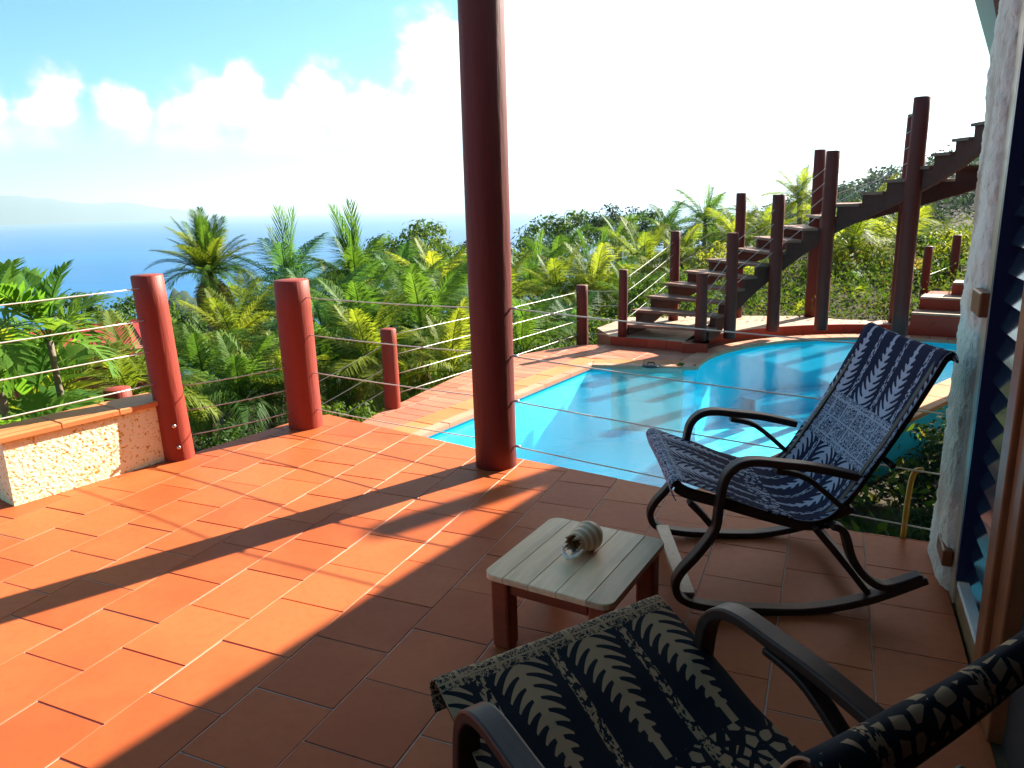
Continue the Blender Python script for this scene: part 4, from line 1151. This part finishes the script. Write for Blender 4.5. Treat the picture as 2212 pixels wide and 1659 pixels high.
G_P = 'palms on the slope below the terrace'
PALMS = [
    ((-6.85, 17.0, .22), 1.4, 'brush', 'shaggy palm with upright brush crown and brown skirt, first beside the left posts', dict(nf=46, lo=4, hi=89, dry=36, tr=.2)),
    ((-5.36, 18.0, .30), 2.0, 'blue', 'feathery palm with long bluish fronds right of the shaggy brush palm', dict(nf=15, lo=-25, spears=3)),
    ((-3.30, 16.0, .45), 1.75, 'green', 'palm with tall spear leaves shooting up against the sea', dict(nf=16, lo=-20, spears=7)),
    ((-2.10, 15.0, .05), 1.7, 'green', 'green palm left of the tall roof post, under the round tree', dict(nf=16, lo=-35, dry=3)),
    ((-1.30, 16.0, -.10), 1.6, 'green', 'dense green palm directly left of the tall roof post', dict(nf=16, lo=-40)),
    ((-3.60, 14.0, -.15), 1.6, 'blue', 'bluish palm above the second thick fence post', dict(nf=15, lo=-40)),
    ((-5.13, 15.0, -.15), 1.5, 'yellow', 'yellowish ragged palm between the two thick left posts', dict(nf=12, lo=-35, dry=6)),
    ((-4.75, 12.5, -.55), 1.2, 'yellow', 'ragged yellow palm with some withered fronds low between the two thick left posts', dict(nf=15, lo=-40, dry=4)),
    ((-3.79, 10.0, -1.0), 1.15, 'green', 'low bright palm tuft between the two left posts near the wires', dict(nf=14, lo=0, trunk=False)),
    ((-3.25, 10.5, -1.05), 1.1, 'yellow', 'light green palm tuft touching the second thick post', dict(nf=13, lo=5, trunk=False)),
    ((-2.2, 11.2, -.75), 1.25, 'yellow', 'pale dry-tipped palm behind the short red post', dict(nf=14, lo=-30, dry=4, trunk=False)),
    ((-1.50, 12.5, -.55), 1.5, 'green', 'palm with hanging fronds above the short red post', dict(nf=15, lo=-45, dry=3)),
    ((.64, 20.0, -.35), 1.9, 'green', 'palm right of the tall roof post', dict(nf=15, lo=-25, spears=2)),
    ((2.21, 19.0, -.35), 1.7, 'yellow', 'bright yellow green palm above the fence wires at centre', dict(nf=16, lo=0, spears=2)),
    ((4.35, 24.0, -.15), 2.0, 'yellow', 'palm behind the lowest stair posts', dict(nf=15, lo=-25)),
    ((1.73, 26.0, -.05), 1.9, 'green', 'palm below the wooded ridge right of the roof post', dict(nf=15, lo=-25)),
    ((4.51, 30.0, .35), 2.0, 'green', 'palm standing under the dark ridge trees', dict(nf=15, lo=-25)),
    ((7.37, 28.0, 1.15), 1.8, 'green', 'tall palm left of the middle stair posts against the haze', dict(nf=16, lo=-25, spears=3)),
    ((7.9, 26.0, .65), 1.6, 'yellow', 'yellowish palm behind the middle stair posts', dict(nf=14, lo=-25)),
    ((5.77, 25.0, .05), 1.7, 'yellow', 'spreading palm left of the second stair posts', dict(nf=15, lo=-30)),
    ((9.30, 24.0, 1.85), 1.35, 'yellow', 'palm crown peeping behind the tallest pair of middle stair posts', dict(nf=16, lo=-25, spears=2)),
    ((8.75, 19.0, .62), 2.2, 'yellow', 'palm with orange dead fronds under the staircase', dict(nf=16, lo=-40, dry=14)),
    ((8.0, 16.2, -.75), 1.0, 'green', 'low grassy palm in the bed under the staircase', dict(nf=20, lo=10, trunk=False)),
    ((.32, 15.0, -.55), 1.5, 'green', 'arching palm just right of the tall roof post', dict(nf=15, lo=-30)),
    ((.2, 12.9, -1.0), 1.2, 'green', 'dark low palm behind the pool fence wires', dict(nf=13, lo=-20, trunk=False)),
    ((9.29, 27.0, .55), 1.9, 'yellow', 'wide yellow green palm behind the upper stair wires', dict(nf=15, lo=-20)),
    ((1.4, 16.0, -.85), 1.3, 'blue', 'deep green palm near the far pool fence post', dict(nf=14, lo=-20)),
    ((-3.0, 11.5, -.85), 1.2, 'green', 'green palm right behind the second thick post', dict(nf=14, lo=-30, trunk=False)),
    ((-.95, 11.4, -.95), 1.15, 'yellow', 'dry looking palm between short red post and tall post', dict(nf=14, lo=-30, dry=5, trunk=False)),
    ((7.19, 34.0, .7), 2.0, 'green', 'far palm on the ridge over the lower stair', dict(nf=14, lo=-20)),
    ((-4.7, 11.0, -.85), 1.1, 'green', 'green fan of fronds beside the leftmost thick post', dict(nf=14, lo=-40, trunk=False)),
    ((6.27, 20.0, -.7), 1.4, 'yellow', 'palm seen through the middle of the staircase', dict(nf=14, lo=-20)),
    ((3.2, 21.5, -.6), 1.6, 'green', 'green palm right of the bright yellow palm', dict(nf=14, lo=-15)),
    ((-.5, 19.5, -.5), 1.7, 'green', 'palm hidden mostly by the tall roof post', dict(nf=14, lo=-25)),
    ((-6.1, 14.2, -1.0), 1.5, 'green', 'green palm right of the leftmost thick post below the brush palm', dict(nf=16, lo=-30)),
    ((-2.6, 12.8, -.75), 1.5, 'green', 'full green palm between second thick post and short red post', dict(nf=18, lo=-35, trunk=False)),
    ((-1.7, 17.5, .1), 1.7, 'yellow', 'sunlit yellow green palm below the round skyline tree', dict(nf=17, lo=-30)),
    ((-3.9, 16.6, -.05), 1.6, 'yellow', 'sunlit palm between the bluish palm and the spear palm', dict(nf=17, lo=-30)),
    ((-2.9, 19.5, .2), 1.7, 'blue', 'bluish palm behind the spear palm', dict(nf=16, lo=-25)),
    ((-.2, 17.0, -.1), 1.5, 'yellow', 'yellow palm peeking out right at the tall roof post', dict(nf=16, lo=-25)),
    ((1.2, 18.2, -.35), 1.5, 'yellow', 'light palm just right of the roof post over the wires', dict(nf=16, lo=-25)),
    ((-7.6, 13.0, -.9), 1.4, 'yellow', 'yellow green palm showing left of the leftmost thick post', dict(nf=15, lo=-25)),
    ((2.9, 17.2, -.55), 1.35, 'green', 'green palm behind the far pool fence post', dict(nf=16, lo=-20)),
    ((7.3, 15.9, -.8), 1.15, 'yellow', 'arching yellow green palm behind the middle of the landing', dict(nf=15, lo=0, trunk=False)),
    ((8.4, 16.9, -.6), 1.3, 'green', 'green palm left of the tallest stair post behind the landing', dict(nf=16, lo=-5, trunk=False)),
    ((5.9, 15.2, -.9), 1.0, 'yellow', 'pale palm tuft seen under the stair stringer', dict(nf=14, lo=0, trunk=False)),
    ((9.5, 16.6, -.35), 1.2, 'green', 'green palm behind the garden steps', dict(nf=15, lo=-5, trunk=False)),
    ((10.9, 20.5, .55), 1.5, 'yellow', 'yellow palm right of the tallest stair post', dict(nf=14, lo=-30, dry=6)),
    ((9.6, 17.6, -.1), 1.25, 'dry', 'orange brown withered palm under the upper stair flight', dict(nf=12, lo=-45)),
    ((6.9, 15.0, -.95), .9, 'green', 'grassy palm tuft behind the middle stair posts', dict(nf=16, lo=10, trunk=False)),
    ((8.9, 15.4, -.95), .85, 'blue', 'bluish grassy tuft left of the garden steps', dict(nf=16, lo=10, trunk=False)),
    ((-4.2, 20.5, -.4), 1.7, 'green', 'palm behind the bluish feathery palm', dict(nf=14, lo=-25)),
]
for i, (loc, s, k, lab, kw) in enumerate(PALMS):
    if loc[1] > 12.9 and k != 'brush': palm((loc[0], loc[1], loc[2] - (.032 * loc[1] if loc[0] < 1 else .016 * loc[1])), s * .9, k, lab, 'palm', G_P, seed=i, **{**kw, 'hi': min(kw.get('hi', 70), 70)})
    else: palm(loc, s, k, lab, 'palm', G_P, seed=i, **kw)
# close plants beyond the low wall
palm((-3.92, 6.2, .60), .72, 'broad', 'broad leaved glossy green palm at far left beyond the wires', nf=9, lo=-10, hi=80, name='broadleaf_palm', seed=101, tr=.03)
palm((-4.1, 5.75, .72), .7, 'broad', 'bright green leaf tuft cut off by the left frame edge', nf=8, lo=-10, hi=75, name='broadleaf_palm', seed=102, tr=.03)
palm((-4.75, 7.2, -.35), 1.25, 'broady', 'yellow green palm arching in front of the red house', nf=11, lo=0, hi=75, name='areca_palm', seed=103, tr=.04)
palm((-4.28, 6.4, -.05), .8, 'broad', 'dark glossy palm below the broad leaved one at left', nf=11, lo=-25, hi=70, name='broadleaf_palm', seed=104, tr=.03)
palm((-3.75, 5.6, -.25), .62, 'broad', 'low leafy plant just over the low wall at left', nf=10, lo=0, hi=70, name='leafy_plant', seed=105, tr=.03)
palm((-3.4, 6.1, -.45), .55, 'broady', 'small yellow green plant beside the short stub post', nf=10, lo=10, hi=75, name='leafy_plant', seed=106, trunk=False)
palm((-4.6, 8.6, -.5), 1.1, 'yellow', 'feathery yellow palm between red house and leftmost thick post', nf=12, lo=-20, hi=70, name='areca_palm', seed=107, tr=.04)

def leaf_cloud(rg, centers, radii, per, size, flat=.6):
    vs = []; fs = []
    for (c, r_) in zip(centers, radii):
        for _ in range(per):
            d = Vector((rg.gauss(0, 1), rg.gauss(0, 1), rg.gauss(0, 1))).normalized()
            rad = r_ * (rg.random() ** .4)
            p = Vector(c) + Vector((d.x * rad, d.y * rad, d.z * rad * flat))
            nrm = (d * .6 + Vector((rg.uniform(-.6, .6), rg.uniform(-.6, .6), rg.uniform(.1, 1)))).normalized()
            a = nrm.cross(Vector((rg.uniform(-1, 1), rg.uniform(-1, 1), rg.uniform(-.3, .3)))).normalized(); b = nrm.cross(a)
            s = size * rg.uniform(.6, 1.3); k = len(vs)
            vs += [p - a * s, p + b * s * .45 + nrm * s * .1, p + a * s, p - b * s * .45 + nrm * s * .1]; fs.append((k, k + 1, k + 2, k + 3))
    return vs, fs

def crown_mesh(name, mat, seed, R0, H, ncl, per, size):
    rg = random.Random(seed); cs_ = []; rs = []
    for _ in range(ncl):
        a = rg.uniform(0, 2 * math.pi); e = rg.uniform(-.25, 1.0); rr = R0 * math.sqrt(max(0, 1 - max(e, 0) ** 2)) * rg.uniform(.35, 1.0)
        cs_.append((rr * math.cos(a), rr * math.sin(a), H * e * rg.uniform(.75, 1.1))); rs.append(R0 * rg.uniform(.2, .36))
    v, f = leaf_cloud(rg, cs_, rs, per, size)
    mm = MB(); mm.add(v, f); return mm.mesh(name, mat)
CROWN = {}
def tree(loc, R0, mat, label, name='tree', cat='tree', H=.7, var=0, seed=0, group=None, leaf=.055, per=55, ncl=42, trunk=True):
    x, y, z = loc; zg = terrain(x, y); zb_ = min(zg, z - R0 * .5)
    root = tag(empty(name, (x, y, zb_)), label, cat, group)
    key = (mat.name, var, round(H, 1), leaf)
    if key not in CROWN: CROWN[key] = crown_mesh('crown', mat, 300 + var, 1.0, H, ncl, per, leaf)
    zc = z - zb_ - R0 * .15
    if trunk:
        mb_ = MB(); mb_.tube([(0, 0, -.3), (.06 * R0, 0, zc * .5), (0, .05 * R0, zc)], [.07 * R0 + .03, .055 * R0 + .02, .03 * R0], 7)
        rg = random.Random(seed)
        for k in range(5):
            a = k * 1.3 + rg.random(); mb_.tube([(0, .03 * R0, zc * .8), (math.cos(a) * R0 * .3, math.sin(a) * R0 * .3, zc + .1 * R0), (math.cos(a) * R0 * .6, math.sin(a) * R0 * .6, zc + .3 * R0)], [.03 * R0, .02 * R0, .008 * R0], 5)
        mb_.build('trunk', m_trunk, root, True)
    inst('crown', CROWN[key], root, (0, 0, zc), (0, 0, seed * 1.7), (R0, R0, R0))
    return root
TREES = [((-5.3, 45.0, -1.3), 3.0, m_tree, 'broad round tree on the skyline left of the tall roof post', 0), ((-7.9, 48.0, -1.9), 2.4, m_tree, 'smaller bushy tree left of the round skyline tree', 1),
         ((-3.1, 42.0, -2.0), 2.3, m_shrub, 'light green flat tree right of the round skyline tree', 2), ((3.11, 60.0, -1.6), 3.2, m_tree, 'bushy tree on the skyline first right of the roof post', 1),
         ((6.2, 66.0, -1.2), 3.0, m_tree, 'skyline tree between the roof post and the dark ridge trees', 0), ((7.5, 52.0, -.1), 2.2, m_treed, 'dark spiky crowned tree highest on the ridge', 2),
         ((9.2, 48.0, -.4), 2.0, m_treed, 'dark round tree beside the highest ridge tree', 0), 
         ((-21.2, 42.0, -4.6), 3.0, m_shrub, 'olive tree low against the sea at the left', 0),
         ((-22.4, 38.0, -3.9), 2.4, m_tree, 'tree top low against the sea behind the broad leaf palm', 1), ((-11.2, 26.0, -3.0), 1.9, m_tree, 'bushy tree between the leftmost thick post and the shaggy palm', 2),
         ((-2.2, 60.0, -3.0), 3.2, m_treed, 'dark tree just left of the roof post on the skyline', 1), ((13.0, 46.0, -.9), 2.4, m_shrub, 'light green tree left of the middle stair posts', 0), ((16.5, 52, -1.4), 2.4, m_tree, 'tree on the ridge just right of the middle stair posts', 2),
         ((-17.0, 45, -5.2), 3.0, m_tree, 'rounded tree on the seaward slope at left', 2), ((-14.0, 36, -4.4), 2.4, m_shrub, 'pale green tree low behind the leftmost thick post', 1), ((.5, 50, -3.4), 3.0, m_tree, 'tree behind the roof post', 0)]
for i, (loc, R0, mt, lab, var) in enumerate(TREES): tree(loc, R0 * 1.05, mt, lab, var=var, seed=i)
SHR = [((3.11, 16.5, -.75), .85, m_shrub, 'light green fine leaved shrub left of the lowest stair posts'), ((4.17, 18.0, -.5), .8, m_shrub, 'shrub behind the second stair post'), ((4.05, 15.5, -.8), .7, m_shrub, 'shrub showing between the lower stair treads'),
       ((10.3, 17.0, .35), .75, m_shruby, 'yellow green bush beside the pale pier'), ((10.65, 19.0, -.2), .9, m_shruby, 'bush right of the tallest stair post'), ((9.4, 16.2, -.5), .6, m_tree, 'dark bush behind the garden steps'), ((7.6, 14.6, -.85), .55, m_treed, 'dark bush at the back edge of the landing'), ((10.6, 18.4, .1), .85, m_tree, 'dark green bush between the two slim garden posts'), ((11.6, 16.6, .25), .8, m_shruby, 'bright yellow bush right of the slim garden posts'), ((8.2, 17.6, -.55), .7, m_treed, 'dark leafy bush behind the orange palm'),
       ((8.9, 16.6, -.7), .7, m_shrub, 'shrub behind the slim garden post'), ((2.2, 14.3, -1.0), .7, m_shrub, 'small leafy shrub by the far pool fence post'), ((6.2, 15.6, -.85), .65, m_shrub, 'shrub between the two middle stair posts'),
       ((5.5, 15.9, -.8), .7, m_tree, 'shrub under the middle of the staircase'), ((5.75, 20.0, -.3), .9, m_shruby, 'yellow shrub seen through the stair wires'), ((-2.25, 9.6, -1.25), .55, m_shrub, 'low shrub behind the second thick post'),
       ((-3.4, 8.3, -1.2), .5, m_tree, 'low dark shrub between the two thick posts'), ((-1.2, 10.9, -1.25), .5, m_shrub, 'shrub at the left edge of the pool deck'), ((-.51, 12.6, -1.2), .6, m_shrub, 'shrub behind the tall roof post'),
       ((.64, 13.3, -1.15), .6, m_shrub, 'shrub beside the far corner of the pool deck'), ((-2.8, 8.9, -1.4), .5, m_tree, 'dark shrub under the wires at the second thick post'),
       ((2.9, 4.9, -.95), .5, m_treed, 'dark shaded shrub behind the navy rocking chair'), ((3.7, 5.9, -.85), .55, m_treed, 'dark shaded shrub right of the navy chair back'), ((2.3, 4.15, -1.05), .4, m_treed, 'dark low plant under the wires by the pier'),
       ((4.6, 6.9, -.85), .6, m_treed, 'dark bush next to the pool beside the pale pier'), ((3.7, 4.7, -.9), .5, m_treed, 'dark bush hidden behind the foot of the pale pier')]
for i, (loc, R0, mt, lab) in enumerate(SHR):
    tree(loc, R0, mt, lab, 'shrub', 'shrub', H=.8, var=3 + i % 2, seed=40 + i, leaf=.06, per=40, ncl=36)

# ground cover: leaves over the slope in view, one object
rg = random.Random(99); vs = []; fs = []
def add_leaf(p, s, up_):
    nrm = Vector((rg.uniform(-1, 1), rg.uniform(-1, 1), up_)).normalized()
    a = nrm.cross(Vector((rg.uniform(-1, 1), rg.uniform(-1, 1), rg.uniform(-1, 1)))).normalized(); b = nrm.cross(a); k = len(vs)
    vs.extend([p - a * s, p + b * s * .42, p + a * s, p - b * s * .42]); fs.append((k, k + 1, k + 2, k + 3))
cnt = 0
while cnt < 5200:
    az = R(rg.uniform(-44, 44)); d = 6.2 * (16 ** (rg.random() ** .9))
    x, y = d * math.sin(az), d * math.cos(az)
    if inside((x, y), LOWER) or inside((x, y), TERRACE) or (d < 13 and inside((x + .2, y - .2), LOWER)): continue
    if x > 5.0 and y < 12.4 and x < 9.5: continue
    if cnt % 3 == 0 and not (az > R(4) and 13.5 < d < 45): continue
    z = terrain(x, y); cnt += 1
    hh = rg.uniform(.15, .55) * (1 + d * .03); sz = .030 * (1 + d * .022)
    for _ in range(38):
        r_ = hh * .9
        add_leaf(Vector((x + rg.gauss(0, r_ * .55), y + rg.gauss(0, r_ * .55), z + rg.random() * hh)), sz * rg.uniform(.6, 1.4), rg.uniform(.0, .9))
# planting bed in the shade between terrace and pier
for _ in range(7000):
    x, y = rg.uniform(1.6, 7.5), rg.uniform(3.4, 10.0)
    if inside((x, y), TERRACE) or inside((x - .35, y + .35), pool_out) or inside((x, y), pool_out): continue
    add_leaf(Vector((x, y, -1.1 + rg.random() ** 2 * .5)), rg.uniform(.03, .08), rg.uniform(0, .8))
mb = MB(); mb.add(vs, fs); tag(mb.build('ground_cover', m_under), 'tangled low undergrowth covering the slope', 'undergrowth', kind='stuff')
mb = MB(); mb.add([(.9, 4.05, -1.12), (1.95, 3.3, -1.12), (6.5, 3.0, -1.12), (9.5, 8.0, -1.12), (8.2, 10.4, -1.12), (1.5, 5.2, -1.12)], [(0, 1, 2, 3, 4, 5)]); tag(mb.build('planting_bed', m_soil), kind='structure')

# far woods: the ridge in the middle distance and the hazy hillside to the right, each one mass
def wood(name, label, mat, n, a0, a1, d0, ratio, r_lo, r_hi, per):
    global vs, fs
    vs = []; fs = []; k = 0
    while k < n:
        az = R(rg.uniform(a0, a1)); d = d0 * (ratio ** rg.random())
        x, y = d * math.sin(az), d * math.cos(az); z = terrain(x, y)
        if z < -60: continue
        k += 1; r0 = rg.uniform(r_lo, r_hi) * (1 + d / 300); lf = .0026 * d + .10
        for _ in range(per):
            dd = Vector((rg.gauss(0, 1), rg.gauss(0, 1), rg.gauss(0, 1))).normalized()
            p = Vector((x, y, z + r0 * .6)) + Vector((dd.x, dd.y, dd.z * .75)) * (r0 * rg.random() ** .35)
            add_leaf(p, lf * rg.uniform(.6, 1.4), .8)
    mb = MB(); mb.add(vs, fs); tag(mb.build(name, mat), label, 'forest', kind='stuff')
wood('ridge_forest', 'wood on the ridge in the middle distance', m_tree, 330, -30, 17, 58, 4.5, 1.5, 2.6, 120)
wood('hill_forest', 'wood covering the hazy hillside at the right', m_treed, 430, 15, 50, 150, 2.1, 1.8, 3.2, 130)

# ------------------------------------------------------------------ haze over the bay
def haze():
    mat = bpy.data.materials.new('haze'); mat.use_nodes = True; nt_ = mat.node_tree; nt_.nodes.clear()
    o = nt_.nodes.new('ShaderNodeOutputMaterial'); v = nt_.nodes.new('ShaderNodeVolumePrincipled')
    v.inputs['Color'].default_value = (.70, .88, 1.0, 1); v.inputs['Density'].default_value = 0.85e-4; v.inputs['Anisotropy'].default_value = .4
    nt_.links.new(v.outputs[0], o.inputs['Volume'])
    mb_ = MB(); mb_.box((0, 0, 256.5), (52000, 52000, 727)); ob = mb_.build('haze', mat); tag(ob, kind='stuff'); return ob
haze()
